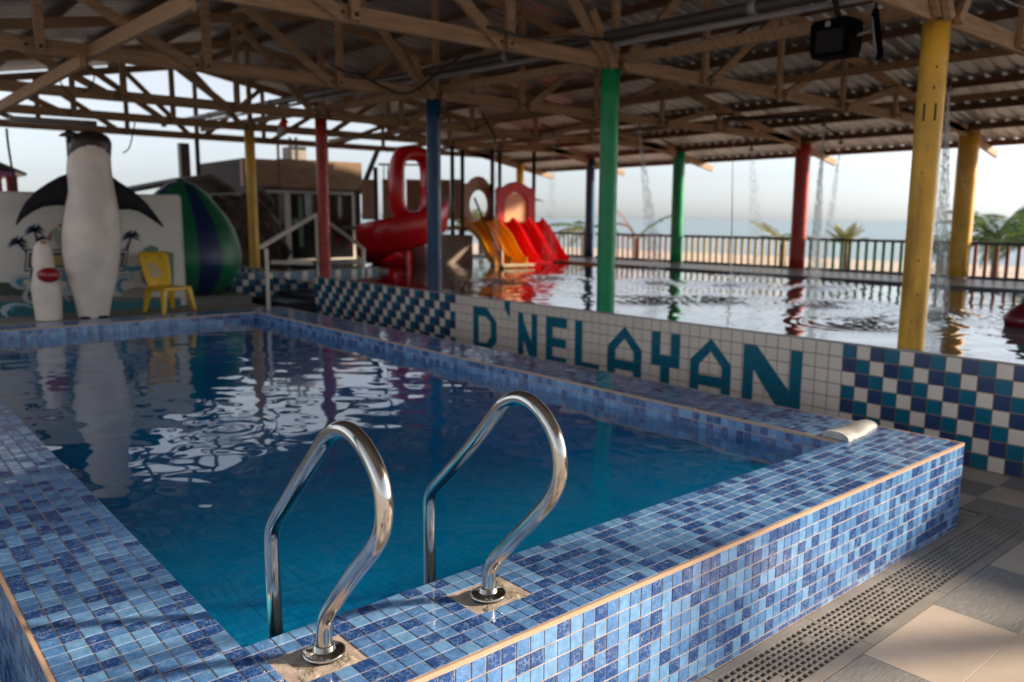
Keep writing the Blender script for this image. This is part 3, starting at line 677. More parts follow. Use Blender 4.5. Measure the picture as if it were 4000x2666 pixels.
for s in (-1, 1):
    me = sheet_mesh(s)
    for k in range(19):
        o = bpy.data.objects.new('roof_sheet', me); o.location = (0, Y0R+SW*k, .0015*(k % 2)); link(o, ROOF)
    for x in np.arange(.25, 9.3 if s > 0 else 6.3, .98):
        xx = 4.75+s*x; q = MB(); q.beam((xx,Y0R,zroof(xx)-.052),(xx,Y1R,zroof(xx)-.052), .05,.09); part('purlin', q, WOOD_Y, ROOF)
q = MB(); q.prism([(-.25,-.035),(0,.012),(.25,-.035),(.25,-.03),(0,.018),(-.25,-.03)], (4.75,Y0R,4.10), (1,0,0), (0,0,1), (0,Y1R-Y0R,0)); part('ridge_cap', q, SHEET, ROOF)

# ================================================================== things hung under the roof
# loudspeaker and floodlight near the first column
sp = thing('loudspeaker', 'black box loudspeaker hanging under the roof near the yellow column', 'loudspeaker', (4.6, 1.2, 2.36))
a, b = atx(1863,52,4.6), atx(1952,124,4.6)
q = MB(); yl, yr = a.y, b.y; zt, zb_ = a.z, b.z
q.loft([[Vector((x, yl+(yr-yl)*u_, zb_+(zt-zb_)*v_)) for u_, v_ in ((.06,.02),(.94,.0),(.99,.25),(1,.9),(.9,1),(.1,1),(0,.9),(.01,.25))] for x in (4.6,4.76)], 0, False, True); part('cabinet', q, BLACK, sp)
q = MB(); q.box((4.592,yr+.05,zb_+.03),(4.6,yl-.05,zt-.07)); part('grille', q, mat('speaker_grille', (.004,.004,.004), .8), sp)
q = MB(); yc = (yl+yr)/2; q.box((4.593,yc-.0,zt-.05),(4.6,yc+.035,zt-.015)); part('badge', q, PVC, sp)
q = MB(); q.beam((4.73,yc,zt-.02),(4.6,yc+.02,2.70),.03,.02); part('bracket', q, BOLT, sp)
fl = thing('floodlight', 'slim black floodlight tilted down beside the loudspeaker', 'floodlight', (4.6, .8, 2.3))
p0, p1 = atx(2010,28,4.6), atx(2022,132,4.6); dv = (p1-p0)
q = MB(); q.beam(p0, p1, .13, .035, up=(.5,-.8,.2), ch=.008); part('housing', q, BLACK, fl)
q = MB(); q.beam(p0+dv*.15+Vector((-.014,.02,.0)), p0+dv*.95+Vector((-.014,.02,0)), .09, .006, up=(.5,-.8,.2)); part('lamp_glass', q, mat('lamp_glass', (.35,.37,.38), .15), fl)
q = MB(); c0 = atx(1955,86,4.7); q.tube([c0, atx(2005,70,4.7)], .012, 8); part('bracket', q, PVC, fl)
q = MB(); q.tube([p0+dv*.05, p0+Vector((.05,0,.22))], .014, 8); part('hanger', q, BOLT, fl)
def cable(pts, r, label, m_=RUBBER):
    q = MB(); q.tube(smooth_path(pts, 2), r, 8); return solo('power_cable', q, m_, label, 'cable')
cable([aty(760,150,5.9),aty(800,168,5.92),aty(829,172,5.93),aty(880,200,5.9),aty(923,220,5.92),aty(965,205,5.9),aty(1005,165,5.5),aty(1078,119,4.6)], .013, 'black cable sagging along the truss over the blue column')
cable([aty(1120,62,3.1),aty(1220,92,3.1),aty(1310,85,3.1),aty(1440,95,3.1),aty(1529,105,3.05),aty(1617,112,2.6),aty(1722,67,2.2),aty(1800,-10,1.9)], .012, 'black cable crossing above the green column towards the upper right')
cable([aty(2300,-4,-.2),aty(2330,12,-.2),aty(2380,22,-.2)], .007, 'thin black cable in the top right corner under the roof')
cable([aty(15,296,8.4),aty(18,330,8.4),aty(26,380,8.4),aty(36,440,8.4)], .012, 'grey cable hanging down left of the penguin statue')
cable([aty(134,170,8.5),aty(140,192,8.5),aty(152,210,8.5),aty(168,222,8.5)], .008, 'thin cable hanging in a bow across the sky at the left')
cable([aty(200,160,8.6),aty(218,168,8.6),aty(214,195,8.6),aty(190,214,8.6)], .008, 'thin looped cable between the left trusses')
cable([aty(310,282,9),aty(303,320,9),aty(296,345,9),aty(282,352,9)], .008, 'thin cable curling beside the penguin head')
q = MB(); q.tube([aty(22,272,11.2),aty(222,284,11.2)], .035, 12); q.tube([aty(22,279,11.15),aty(222,291,11.15)], .02, 10); solo('fluorescent_fitting', q, PVC, 'long grey tube fitting below the far truss over the mural', 'light fitting')
fe = thing('hanging_object', 'small red and white object hanging beside the red column', 'lamp', aty(648,290,9.5))  # unidentified hanging object, red top and white body
q = MB(); a, b = aty(655,276,9.5), aty(648,292,9.5); c = aty(641,314,9.5); q.tube([a,b],[.05,.06],12); part('cap', q, RED_P, fe); q = MB(); q.tube([b,c],[.055,.04],12); part('lower_body', q, WHITE_P, fe)
q = MB(); q.tube([a, a+Vector((.05,0,.12))], .01, 6); part('hanger', q, BOLT, fe)
# showers and their falling water
def shower(px, py, spl, label, spread, n, lean=0.0, wlab='', ph=.5):
    Pp = atz(*spl, WK); d = ray(px, py); tt = ((Pp-CAM_LOC).xy.dot(d.xy))/d.xy.dot(d.xy); H = CAM_LOC+d*tt
    t = thing('overhead_shower', label, 'shower', H, 'overhead pool showers')
    q = MB(); q.tube([H, H+Vector((0,0,.10)), H+Vector((0,0,.13)), H+Vector((0,.3,2.6-H.z))], .014, 8); part('feed_pipe', q, BOLT, t)
    q = MB(); q.tube([H+Vector((0,0,.06)),H+Vector((0,0,.01)),H], [.02,.045,.045], 12); part('rose', q, PVC, t)
    q = MB(); A = H-Vector((0,0,.02)); fall = A.z-WK
    for _ in range(int(n*2.6)):
        f = random.random()**.85; rad = spread*(.12+.88*f)*math.sqrt(random.random()); an = random.uniform(0,6.283)
        c = Vector((A.x+(Pp.x-A.x)*f+rad*math.cos(an)+lean*f, A.y+(Pp.y-A.y)*f+rad*math.sin(an), A.z-fall*f))
        ln = random.uniform(.006,.026)*(1+.8*f); wd = random.uniform(.0012,.0026)
        q.add([c+Vector((0,0,ln)), c+Vector((wd,0,0)), c+Vector((-wd*.5,wd*.87,0)), c+Vector((-wd*.5,-wd*.87,0)), c-Vector((0,0,ln*.6))],
              [(0,1,2),(0,2,3),(0,3,1),(4,2,1),(4,3,2),(4,1,3)])
    for _ in range(int(60+n*.25)):
        an = random.uniform(0,6.283); rr = abs(random.gauss(0,.36)); c = Vector((Pp.x+rr*math.cos(an), Pp.y+rr*math.sin(an), WK+abs(random.gauss(0,.05)))); s_ = random.uniform(.002,.005)
        q.add([c+Vector((0,0,s_)), c+Vector((s_,0,0)), c+Vector((-s_*.5,s_*.87,0)), c+Vector((-s_*.5,-s_*.87,0)), c-Vector((0,0,s_))], [(0,1,2),(0,2,3),(0,3,1),(4,2,1),(4,3,2),(4,1,3)])
    o = part('water_spray', q, DROP); tag(o, wlab, 'water spray', None, 'stuff')
shower(1470,305,(1510,650),'overhead shower right of the bright green column',.16,900,0,'wide spray falling right of the bright green column')
shower(1685,283,(1680,655),'overhead shower pouring a single thin jet',.012,700,0,'thin straight jet of water before the sea')
shower(1727,348,(1745,635),'overhead shower with a faint wide spray',.22,420,0,'faint wide spray before the sea left of the dark red column')
shower(1893,292,(1868,660),'overhead shower right of the dark red column',.10,1300,0,'dense falling spray right of the dark red column')
shower(1932,332,(1888,640),'overhead shower tilted left, by the dense spray',.10,500,0,'slanting spray crossing the dense one')
shower(2180,215,(2155,725),'overhead shower behind the nearest yellow column',.11,1300,0,'spray falling behind the nearest yellow column')
shower(1137,335,(1140,655),'overhead shower above the play tower',.07,170,0,'spray falling before the orange slide')
shower(1272,318,(1262,640),'overhead shower right of the play tower',.16,230,0,'spray falling right of the red slides')
# a slanting jet over the second yellow column
q = MB(); A, B = atx(2190,355,12.6), atx(2228,450,12.6)
for i in range(160):
    f = random.random(); c = A.lerp(B, f)+Vector((random.gauss(0,.02),random.gauss(0,.02),-.12*f*f+random.gauss(0,.02))); s_ = random.uniform(.003,.006)
    q.add([c+Vector((0,0,s_*2)), c+Vector((s_,0,0)), c+Vector((-s_*.5,s_*.87,0)), c+Vector((-s_*.5,-s_*.87,0)), c-Vector((0,0,s_))], [(0,1,2),(0,2,3),(0,3,1),(4,2,1),(4,3,2),(4,1,3)])
tag(part('water_spray', q, DROP), 'short slanting jet crossing the yellow sea-side column', 'water spray', None, 'stuff')
q = MB(); a, b = atz(1660,272,2.42), atz(1900,268,2.42); q.tube([a,b], .018, 8); solo('shower_pipe', q, BOLT, 'dark water pipe feeding the showers under the roof', 'pipe')

# ================================================================== far deck: mural, penguins, chair, dome
m = MB(); m.box((-9,LY+RIM+.004,-.62),(3.5,16,-.012)); m.box((3.501,9.4,-.62),(3.93,16,-.012)); m.box((3.931,10.445,-.62),(4.62,16,-.012)); m.box((3.93,8.0,-.62),(4.69,8.955,G)); m.box((3.501,LY+RIM,-.62),(3.929,9.399,G)); struct('far_deck', m, CONC)
MUR_Y = 8.62
mw = thing('mural_wall', 'cream wall painted with palms, parasol and waves behind the penguins', 'wall', (.9, MUR_Y, -.01))
m = MB(); m.box((-2.6,MUR_Y,-.01),(2.72,MUR_Y+.10,1.36)); part('wall_slab', m, MUR, mw)
m = MB(); m.box((-2.6,MUR_Y-.004,1.3605),(2.725,MUR_Y+.104,1.385)); m.box((2.7205,MUR_Y-.004,-.01),(2.745,MUR_Y+.104,1.36)); part('edge_strip', m, WHITE_F, mw)
lay = [0]
def mural(name, m_, *polys):
    lay[0] += 1; y = MUR_Y-.0012*lay[0]; q = MB()
    for poly in polys:
        pts = [aty(p[0]*.3002, 294+p[1]*.3002, y) for p in poly]; pts = [(p.x, p.z) for p in pts]
        q.prism(pts, (0,y,0), (1,0,0), (0,0,1), (0,-.001,0))
    part(name, q, m_, mw)
mural('painted_sea', TEAL_P, [(-60,1330),(1385,1310),(1385,1440),(-60,1470)])
mural('painted_hill', DKG_P, [(-60,1180),(60,1185),(200,1230),(280,1290),(200,1300),(-60,1290)])
mural('painted_shore', mat('mural_mauve', (.22,.19,.20), .6), [(-60,1285),(560,1285),(1380,1300),(1380,1325),(-60,1330)])
def palm_poly(cx, cy, s, bx, by):
    o = [[(cx-7*s,cy),(cx+9*s,cy),(bx+12*s,by),(bx-12*s,by)]]
    for an in (-170,-140,-105,-60,-20,15,165):
        a_ = R(an); L = 85*s; dx, dy = math.cos(a_), math.sin(a_)
        o.append([(cx-dy*8*s,cy+dx*8*s),(cx+dx*L*.55-dy*13*s,cy+dy*L*.55-14*s+abs(dx)*6*s),(cx+dx*L,cy+dy*L*.7+30*s),(cx+dx*L*.5+dy*8*s,cy+dy*L*.5+12*s),(cx+dy*8*s,cy-dx*8*s)])
    return o
mural('painted_parasol', LIME_P, [(390,790),(430,760),(520,840),(520,900),(440,900)]); mural('painted_parasol', PINK_P, [(340,870),(390,790),(400,850),(370,880)], [(430,740),(530,735),(530,800),(470,770)])
mural('painted_palm', NAVY_P, *palm_poly(265,785,1.0,300,930)); mural('painted_palm', NAVY_P, *palm_poly(135,880,1.0,210,960)); mural('painted_palm', NAVY_P, *palm_poly(1005,830,.95,970,930)); 
mural('painted_board', NAVY_P, [(200,930),(985,930),(960,1100),(185,1100)]); mural('painted_board', MUR, [(210,942),(975,942),(950,1088),(197,1088)]); mural('painted_board', NAVY_P, [(222,955),(960,955),(940,1072),(212,1072)])
mural('painted_board', OCH_P, [(235,975),(945,975),(930,1055),(228,1055)])
mural('painted_board', SKY_P, [(440,940),(470,900),(540,895),(540,940)], [(480,1090),(545,1095),(550,1190),(470,1170)])
mural('painted_bush', SAGE_P, [(1090,960),(1110,920),(1160,900),(1210,920),(1215,960),(1260,945),(1330,960),(1330,1230),(1290,1250),(1180,1240),(1090,1180)])
def swoosh(cx, cy, rx, ry, a0, a1, w_):
    o = []; n = 14; outr = []; inn = []
    for i in range(n+1):
        t_ = R(a0+(a1-a0)*i/n); outr.append((cx+rx*math.cos(t_), cy+ry*math.sin(t_))); k_ = 1-w_*math.sin(math.pi*i/n); inn.append((cx+rx*k_*math.cos(t_), cy+ry*k_*math.sin(t_)))
    return [[outr[i], outr[i+1], inn[i+1], inn[i]] for i in range(n)]
mural('painted_wave', PALE_P, *swoosh(180,1180,105,60,60,330,.5), *swoosh(130,1400,130,60,110,350,.6), *swoosh(240,1290,70,60,40,300,.6), *swoosh(950,1200,90,90,20,330,.5), *swoosh(560,1260,80,70,100,380,.6), *swoosh(1060,1120,70,70,60,300,.5))
mural('painted_wave', SKY_P, *swoosh(190,1180,70,34,60,330,.6), *swoosh(150,1390,80,34,110,350,.6), *swoosh(950,1210,60,60,20,330,.6), *swoosh(1010,1040,90,60,0,200,.6))
mural('painted_sand', mat('mural_sand', (.40,.33,.28), .6), [(930,1290),(960,1240),(1050,1215),(1130,1230),(1150,1290)])

def penguin(px, py0, sc, rows_, label, y, rotz):
    """rows_: (x left, x right, y) in crop pixels of the photo, from feet to crown"""
    c = aty(px, py0, y); k = F_PX*2353/4000/((c-CAM_LOC).dot(FWD))/.3002
    t = thing('penguin_statue', label, 'statue', (c.x, c.y, -.012), 'painted penguin statues')
    return t, c, k
def ring_body(c, k, rows_, cxp, y0p, depth, n=28):
    rg = []
    dirx = Vector((math.cos(-.22), math.sin(-.22), 0)); diry = Vector((-dirx.y, dirx.x, 0))
    for xl, xr, yy in rows_:
        z = (y0p-yy)/k-.012; hw = (xr-xl)/2/k; off = ((xl+xr)/2-cxp)/k
        cc = Vector((c.x, c.y, z))+dirx*off
        rg.append([cc+dirx*(hw*math.cos(2*math.pi*j/n))+diry*(hw*depth*math.sin(2*math.pi*j/n)) for j in range(n)])
    return rg, dirx, diry
def lerp_rows(rw, m=4):
    ys = [r[2] for r in rw][::-1]; n = (len(rw)-1)*m+1; yy = np.linspace(rw[0][2], rw[-1][2], n)
    a = np.interp(yy, ys, [r[0] for r in rw][::-1]); b = np.interp(yy, ys, [r[1] for r in rw][::-1])
    for _ in range(2):
        for q in (a, b): q[1:-1] = (q[:-2]+2*q[1:-1]+q[2:])/4
    return list(zip(a, b, yy))
PY = 7.98
rows1 = [(612,828,1442),(590,855,1300),(565,885,1200),(545,910,1100),(530,935,950),(540,945,800),(568,945,650),(606,932,500),(608,912,350),(622,912,250),(648,922,170),(655,925,130),(662,912,100),(680,898,80),(708,872,64),(745,838,54),(780,806,50)]
c = aty(216,728,PY); k = F_PX*2353/4000/((c-CAM_LOC).dot(FWD))/.3002
pg = thing('penguin_statue', 'tall white bellied penguin statue with spread black flippers', 'statue', (c.x, c.y, -.012), 'painted penguin statues')
n = 72; rb, dx_, dy_ = ring_body(c, k, lerp_rows(rows1, 9), 720, 1442, .92, n)
nb = len(rb)
def pmi(i, j):
    a = (j+.5)/n*360; front = 194 < a < 348; sd_ = abs(math.cos(math.radians(a)))
    if i > nb*(.905-.06*sd_**3): return 2
    return 0 if front else 1
q = MB(); q.loft(rb, pmi, True, True); part('body', q, [PEN_W, PEN_B, PEN_BR], pg)
def W3(xp, yp, fwd=0.0): return Vector((c.x, c.y, (1442-yp)/k-.012))+dx_*((xp-720)/k)-dy_*fwd
def flipper(pts_top, pts_bot, name, parent, m_, th=.035):
    q = MB(); rings = []
    for i, (a_, b_) in enumerate(zip(pts_top, pts_bot)):
        A, B = W3(*a_), W3(*b_); f = i/(len(pts_top)-1); mid = (A+B)/2; h = (A-B)/2; tt = th*(1-.75*f)
        rings.append([mid+h*math.cos(2*math.pi*j/10)-dy_*(tt*math.sin(2*math.pi*j/10)+.03-.05*f) for j in range(10)])
    q.loft(rings, 0, True, True); part(name, q, m_, parent)
flipper([(640,360),(560,390),(480,440),(400,500),(330,580),(285,660),(258,735)], [(650,600),(580,602),(520,600),(440,612),(370,650),(310,695),(262,748)], 'flipper', pg, PEN_B)
flipper([(905,375),(960,420),(1030,470),(1090,520),(1150,590),(1210,680),(1250,745)], [(900,615),(960,628),(1020,625),(1080,640),(1140,680),(1200,725),(1248,762)], 'flipper', pg, PEN_B)
q = MB(); q.loft([[W3(xc+hw*math.cos(2*math.pi*j/12), yc_+hw*.75*math.sin(2*math.pi*j/12), .05+f) for j in range(12)] for xc, yc_, hw, f in ((690,95,34,.02),(650,88,30,.06),(612,96,20,.11),(585,108,6,.16))], 0, True, True); part('beak', q, PEN_BR, pg)
for s_ in (-1, 1):
    q = MB(); rings = []
    for yp, wf, ln in ((1446,1,1),(1436,.9,.95),(1424,.6,.7)):
        rings.append([W3(722+s_*58+46*wf*math.cos(2*math.pi*j/14), yp, .09+.13*ln*math.sin(2*math.pi*j/14)*(1 if math.sin(2*math.pi*j/14) > 0 else .6)) for j in range(14)])
    q.loft(rings, 0, True, True); part('foot', q, PEN_B, pg)
q = MB(); eye = W3(700,120,.24)
for s_ in (-1,1):
    e_ = W3(735+s_*95,115,.10+.02*s_); q.loft([[e_+dx_*(r_*math.cos(2*math.pi*j/10))+Z*(r_*math.sin(2*math.pi*j/10))-dy_*d_ for j in range(10)] for r_, d_ in ((.02,.0),(.018,.012),(.008,.018))], 0, True, True)
part('eyes', q, BOLT, pg)
# small penguin
c2 = aty(112,734,8.02); c_save, k_save = c, k; c = c2; k = F_PX*2353/4000/((c-CAM_LOC).dot(FWD))/.3002
pg2 = thing('penguin_statue', 'small penguin statue holding a shiny red ball', 'statue', (c.x, c.y, -.012), 'painted penguin statues')
rows2 = [(285,465,1464),(274,476,1300),(270,472,1200),(284,452,1130),(292,446,1050),(300,438,960),(312,432,905),(330,422,872),(355,405,852)]
n = 48; rb, dx_, dy_ = ring_body(c, k, lerp_rows(rows2, 6), 372, 1464, .9, n); nb = len(rb)
q = MB(); q.loft(rb, lambda i, j: (1 if not 185 < (j+.5)/n*360 < 355 else 0), True, True); part('body', q, [PEN_W, PEN_B], pg2)
def W3(xp, yp, fwd=0.0): return Vector((c.x, c.y, (1464-yp)/k-.012))+dx_*((xp-372)/k)-dy_*fwd
q = MB(); q.loft([[W3(372+ (55-12*i)*math.cos(2*math.pi*j/14), 895-22*i, (.0)+(.07-.015*i)*math.sin(2*math.pi*j/14)-.01) for j in range(14)] for i in range(4)], 0, True, True); part('cap', q, PEN_B, pg2)
q = MB(); q.loft([[W3(378+w_*math.cos(2*math.pi*j/10), 872+yy_+w_*.6*math.sin(2*math.pi*j/10), f_) for j in range(10)] for w_, yy_, f_ in ((24,0,.05),(20,-4,.10),(13,-8,.15),(4,-10,.18))], 0, True, True); part('beak', q, OCH_P, pg2)
flipper([(300,1040),(285,1070),(276,1110),(272,1150),(270,1172)], [(330,1140),(312,1150),(295,1160),(282,1170),(274,1178)], 'flipper', pg2, PEN_B, .03)
flipper([(430,1050),(455,1080),(465,1110),(468,1140),(466,1160)], [(420,1130),(436,1145),(450,1155),(458,1162),(462,1168)], 'flipper', pg2, PEN_B, .03)
q = MB(); bc = W3(400,1115,.155)
q.loft([[bc+dx_*(.112*math.cos(2*math.pi*j/20)*math.sin(math.pi*i/10))-dy_*(.07*math.sin(2*math.pi*j/20)*math.sin(math.pi*i/10))+Z*(.082*math.cos(math.pi*i/10)) for j in range(20)] for i in range(0,11)], 0, True, False); solo('red_ball', q, mat('ball_red', (.30,.008,.008), .25, coat=.4), 'shiny dark red ball held by the small penguin', 'ball')

# yellow chair
ch = thing('plastic_chair', 'small yellow plastic chair with a worn printed backrest', 'chair', (2.35, 8.03, -.012))
co = Vector((2.36, 8.10, -.012)); an = R(-72); fx = Vector((math.cos(an), math.sin(an), 0)); rx = Vector((-fx.y, fx.x, 0))   # fx = facing, rx = its left
def CP(f, l, h): return co+fx*f+rx*l+Z*h
q = MB(); n_ = 9
q.loft([[CP(.17,-.19,.262),CP(.17,.19,.262),CP(.19,.19,.285),CP(.17,.185,.300),CP(-.17,.165,.292),CP(-.17,-.165,.292),CP(.17,-.185,.300),CP(.19,-.19,.285)][i:i+1] for i in range(8)], 0, False, False)
q = MB(); sp_ = [(.20,.195),(.14,.20),(-.17,.17)]
top_ = [CP(.20,-.18,.295),CP(.20,.18,.295),CP(.05,.20,.288),CP(-.18,.165,.296),CP(-.18,-.165,.296),CP(.05,-.20,.288)]; bot_ = [p-Z*.035 for p in top_]
q.add(top_+bot_, [(0,1,2,3,4,5),(11,10,9,8,7,6)]+[(i,i+6,(i+1)%6+6,(i+1)%6) for i in range(6)]); part('seat', q, CH_Y, ch)
q = MB(); nv = 8; rings = []
for i in range(nv+1):
    v_ = i/nv; h = .285+.42*v_; hw = .150+.045*math.sin(min(1,v_*1.25)*math.pi/2)-(.025 if i == nv else 0); f0 = -.17-.11*v_
    rings.append([CP(f0+.035*(abs(u_)**2)*1.0, u_*hw, h) for u_ in np.linspace(-1,1,9)]+[CP(f0+.035*(abs(u_)**2)-.018, u_*hw, h) for u_ in np.linspace(1,-1,9)])
q.loft(rings, 0, True, True); part('backrest', q, CH_Y, ch)
q = MB()
for i in range(9):
    u_ = -.72+.18*i
    q.add([CP(-.262+.035*u_*u_+.003,u_*.17-.008,.60+.02*(i%2)),CP(-.262+.035*u_*u_+.003,u_*.17+.008,.60+.02*(i%2)),CP(-.274+.035*u_*u_+.003,u_*.18+.008,.665),CP(-.274+.035*u_*u_+.003,u_*.18-.008,.665)], [(0,1,2,3)])
part('back_slots', q, mat('slot_shadow', (.10,.055,.006), .8), ch)
q = MB()
pp = [(-.05,.40),(.06,.39),(.09,.44),(.06,.48),(.11,.54),(.13,.57),(.06,.555),(.02,.59),(-.03,.56),(-.05,.52),(-.08,.47)]
q.add([CP(-.17-.11*((h-.285)/.42)+.0045+.035*(l/.18)**2, -l, h) for l, h in pp], [tuple(range(len(pp)))]); part('worn_print', q, mat('faded_print', (.52,.40,.22), .6), ch)
for f, l in ((.16,.165),(.16,-.165),(-.15,.15),(-.15,-.15)):
    q = MB(); A = CP(f, l, .27); B = CP(f*1.28, l*1.28, 0); q.loft([[p+fx*(s1*w_)+rx*(s2*w_) for s1, s2 in ((-1,-1),(1,-1),(1,1),(-1,1))] for p, w_ in ((A,.030),(A.lerp(B,.5),.024),(B,.017))], 0, False, True); part('leg', q, CH_Y, ch)

# striped dome
dm = thing('striped_dome', 'tall green dome with dark blue stripes behind the mural wall', 'play dome', (3.30, 10.25, -.012))
q = MB(); n = 60; prof = [(.50,-.012),(.62,.10),(.74,.26),(.80,.42),(.81,.55),(.785,.72),(.72,.95),(.61,1.14),(.47,1.32),(.33,1.48),(.20,1.58),(.08,1.63)]
pr2 = []
for i in range(len(prof)-1):
    for s_ in range(3): f = s_/3; pr2.append((prof[i][0]*(1-f)+prof[i+1][0]*f, prof[i][1]*(1-f)+prof[i+1][1]*f))
pr2.append(prof[-1])
q.loft([[Vector((3.30+r_*math.cos(2*math.pi*j/n-1.64), 10.3+r_*math.sin(2*math.pi*j/n-1.64), h)) for j in range(n)] for r_, h in pr2], lambda i, j: 1 if j % 12 < 4 else 0, True, True); part('shell', q, [D_GRN, D_NAV], dm)
q = MB(); q.tube([(3.3,10.3,1.62),(3.3,10.3,1.66)], [.09,.03], 12); part('crown_cap', q, D_NAV, dm)

# dark posts at the left, hut roof, pink pavilion, rock wall
def post(px, pa, pb, y, wd, m_, label):
    a, b = aty(px, pa, y), aty(px, pb, y); q = MB(); q.beam((a.x,y,-.012),(a.x,y,a.z),wd,wd,up=(0,1,0),ch=.008); solo('square_post', q, m_, label, 'post', 'square posts under the gable end')
post(158,300,440,13.7,.10,BOLT,'black square post left of the tall penguin'); post(170,330,440,13.3,.14,PVC_D,'grey post just behind the tall penguin head'); post(421,330,440,13.7,.17,PVC_D,'thick grey post above the striped dome'); post(452,320,440,13.7,.07,BOLT,'thin black post right of the thick grey one')
hr = thing('hut', 'low hut with a sloping grey roof behind the mural wall', 'hut', (3.6, 12.6, -.012))
q = MB(); q.box((3.0,12.2,-.012),(4.4,13.4,1.45)); part('wall', q, ROCK, hr)
q = MB(); q.prism([(2.7,1.47),(4.35,1.83),(4.75,1.60),(4.75,1.54),(4.35,1.76),(2.7,1.41)], (0,11.9,0), (1,0,0), (0,0,1), (0,1.8,0)); part('roof', q, noisy('hut_roof', (.11,.10,.10), .7, .3, 4), hr)
pv = thing('pink_pavilion', 'small pavilion with a pink roof at the far left edge', 'pavilion', (1.6, 16, -.012))
q = MB(); a, b = aty(-40,362,16), aty(52,400,16); q.prism([(a.x,a.z),(b.x,b.z),(b.x,b.z-.05),(a.x,a.z-.08)], (0,15.6,0), (1,0,0), (0,0,1), (0,2,0)); part('roof', q, LEDGE, pv)
q = MB(); a, b = aty(-40,385,15.7), aty(36,403,15.7); q.prism([(a.x,a.z),(b.x,b.z+.05),(b.x,b.z-.02),(a.x,b.z-.02)], (0,15.7,0), (1,0,0), (0,0,1), (0,1.6,0)); part('gable', q, mat('pink_paint', (.42,.12,.30), .5), pv)
for px in (-5, 20, 31):
    a = aty(px,404,15.8); q = MB(); q.beam((a.x,15.8,-.012),(a.x,15.8,a.z),.10,.10,up=(0,1,0)); part('pillar', q, P_RED, pv)
def rocks(name, label, spots):
    t = thing(name, label, 'rocks', spots[0][0])
    for (x, y, z), s_ in spots:
        me = bpy.data.meshes.new('rock'); bm = bmesh.new(); bmesh.ops.create_icosphere(bm, subdivisions=3, radius=1)
        ph = random.uniform(0,9)
        for v in bm.verts:
            d = v.co.normalized(); kk = 1+.22*math.sin(3.1*d.x+ph)*math.cos(2.7*d.y-ph)+.12*math.sin(7*d.z+5*d.x+ph)+random.uniform(-.035,.035)
            v.co = Vector((x+d.x*kk*s_[0], y+d.y*kk*s_[1], z+d.z*kk*s_[2]))
        bm.to_mesh(me); bm.free(); me.materials.append(ROCK); part('rock', me, None, t)
rocks('rock_wall', 'dark brown rockwork between the striped dome and the cabin', [((4.9,12.6,.6),(.55,.5,.75)),((5.5,13.4,1.0),(.5,.4,.48)),((5.2,13.2,.3),(.8,.5,.6)),((5.9,14.2,1.15),(.5,.5,.45)),((6.3,14.8,.6),(.5,.5,.8)),((5.0,13.0,1.25),(.45,.3,.26)),((6.35,15.0,1.5),(.35,.35,.28)),((5.6,13.7,.45),(.6,.5,.7)),((4.6,12.3,1.1),(.3,.3,.3)),((6.0,14.0,.4),(.6,.5,.6))])

# cabin with sliding doors
CY = 15.6
cb = thing('cabin', 'brown boarded cabin with white framed sliding glass doors', 'cabin', (8.1, CY, .1))
x0, x1 = aty(590,400,CY).x, aty(828,400,CY).x; zt = aty(700,368,CY).z; zm = aty(700,436,CY).z
q = MB(); q.box((x0-.25,CY+.12,.0),(x1+.05,CY+3,zt-.02)); part('wall', q, mat('dark_interior', (.03,.026,.022), .9), cb)  # unlit interior put into the box as a near-black colour
xx = [590,636,715,728,830]
bx = [aty(p,400,CY).x for p in (556,640,733,830)]
for i in range(3):
    q = MB(); q.box((bx[i]+.004,CY-.04-.012*(i%2),zm+.02+.015*(i==0)),(bx[i+1]-.004,CY+.1,zt-.03*(i==0))); part('fascia_board', q, BOARD, cb)
q = MB(); q.box((x0-.2,CY-.03,zm-.02),(x1+.02,CY+.1,zm+.015)); part('lintel', q, BOLT, cb)
zb_ = aty(700,602,CY).z; zd = zm-.025
for a_, b_, yy in ((590,662,0),(664,740,.05),(748,816,0)):
    xa, xb_ = aty(a_,500,CY).x, aty(b_,500,CY).x
    d_ = MB(); w_ = .07; y_ = CY+yy
    for lo, hi in (((xa,zb_),(xa+w_,zd)),((xb_-w_,zb_),(xb_,zd)),((xa+w_,zd-w_),(xb_-w_,zd)),((xa+w_,zb_),(xb_-w_,zb_+w_))): d_.box((lo[0],y_,lo[1]),(hi[0],y_+.04,hi[1]))
    fr = part('door', d_, WHITE_F, cb); gq = MB(); gq.box((xa+w_,y_+.015,zb_+w_),(xb_-w_,y_+.02,zd-w_)); part('pane', gq, GLASS_D, fr)
    if a_ == 664:
        gq = MB(); xg = aty(689,500,CY).x; gq.box((xg,y_+.008,zb_+.35),(xg+.10,y_+.012,zd-.12)); part('door_handle', gq, noisy('etched_strip', (.12,.20,.14), .4, .2, 5), fr)
q = MB(); a = aty(700,368,CY+.6); q.box((aty(688,350,CY).x,CY+.4,zt-.02),(aty(722,350,CY).x,CY+.9,aty(700,335,CY).z)); part('water_tank', q, CONC, cb)
q = MB(); p0, p1 = aty(828,445,CY-.6), aty(868,345,CY-.6); q.beam(p0,p1,.09,.09); solo('slanting_pole', q, BOLT, 'dark pole leaning up against the cabin roof beside the tower', 'pole')
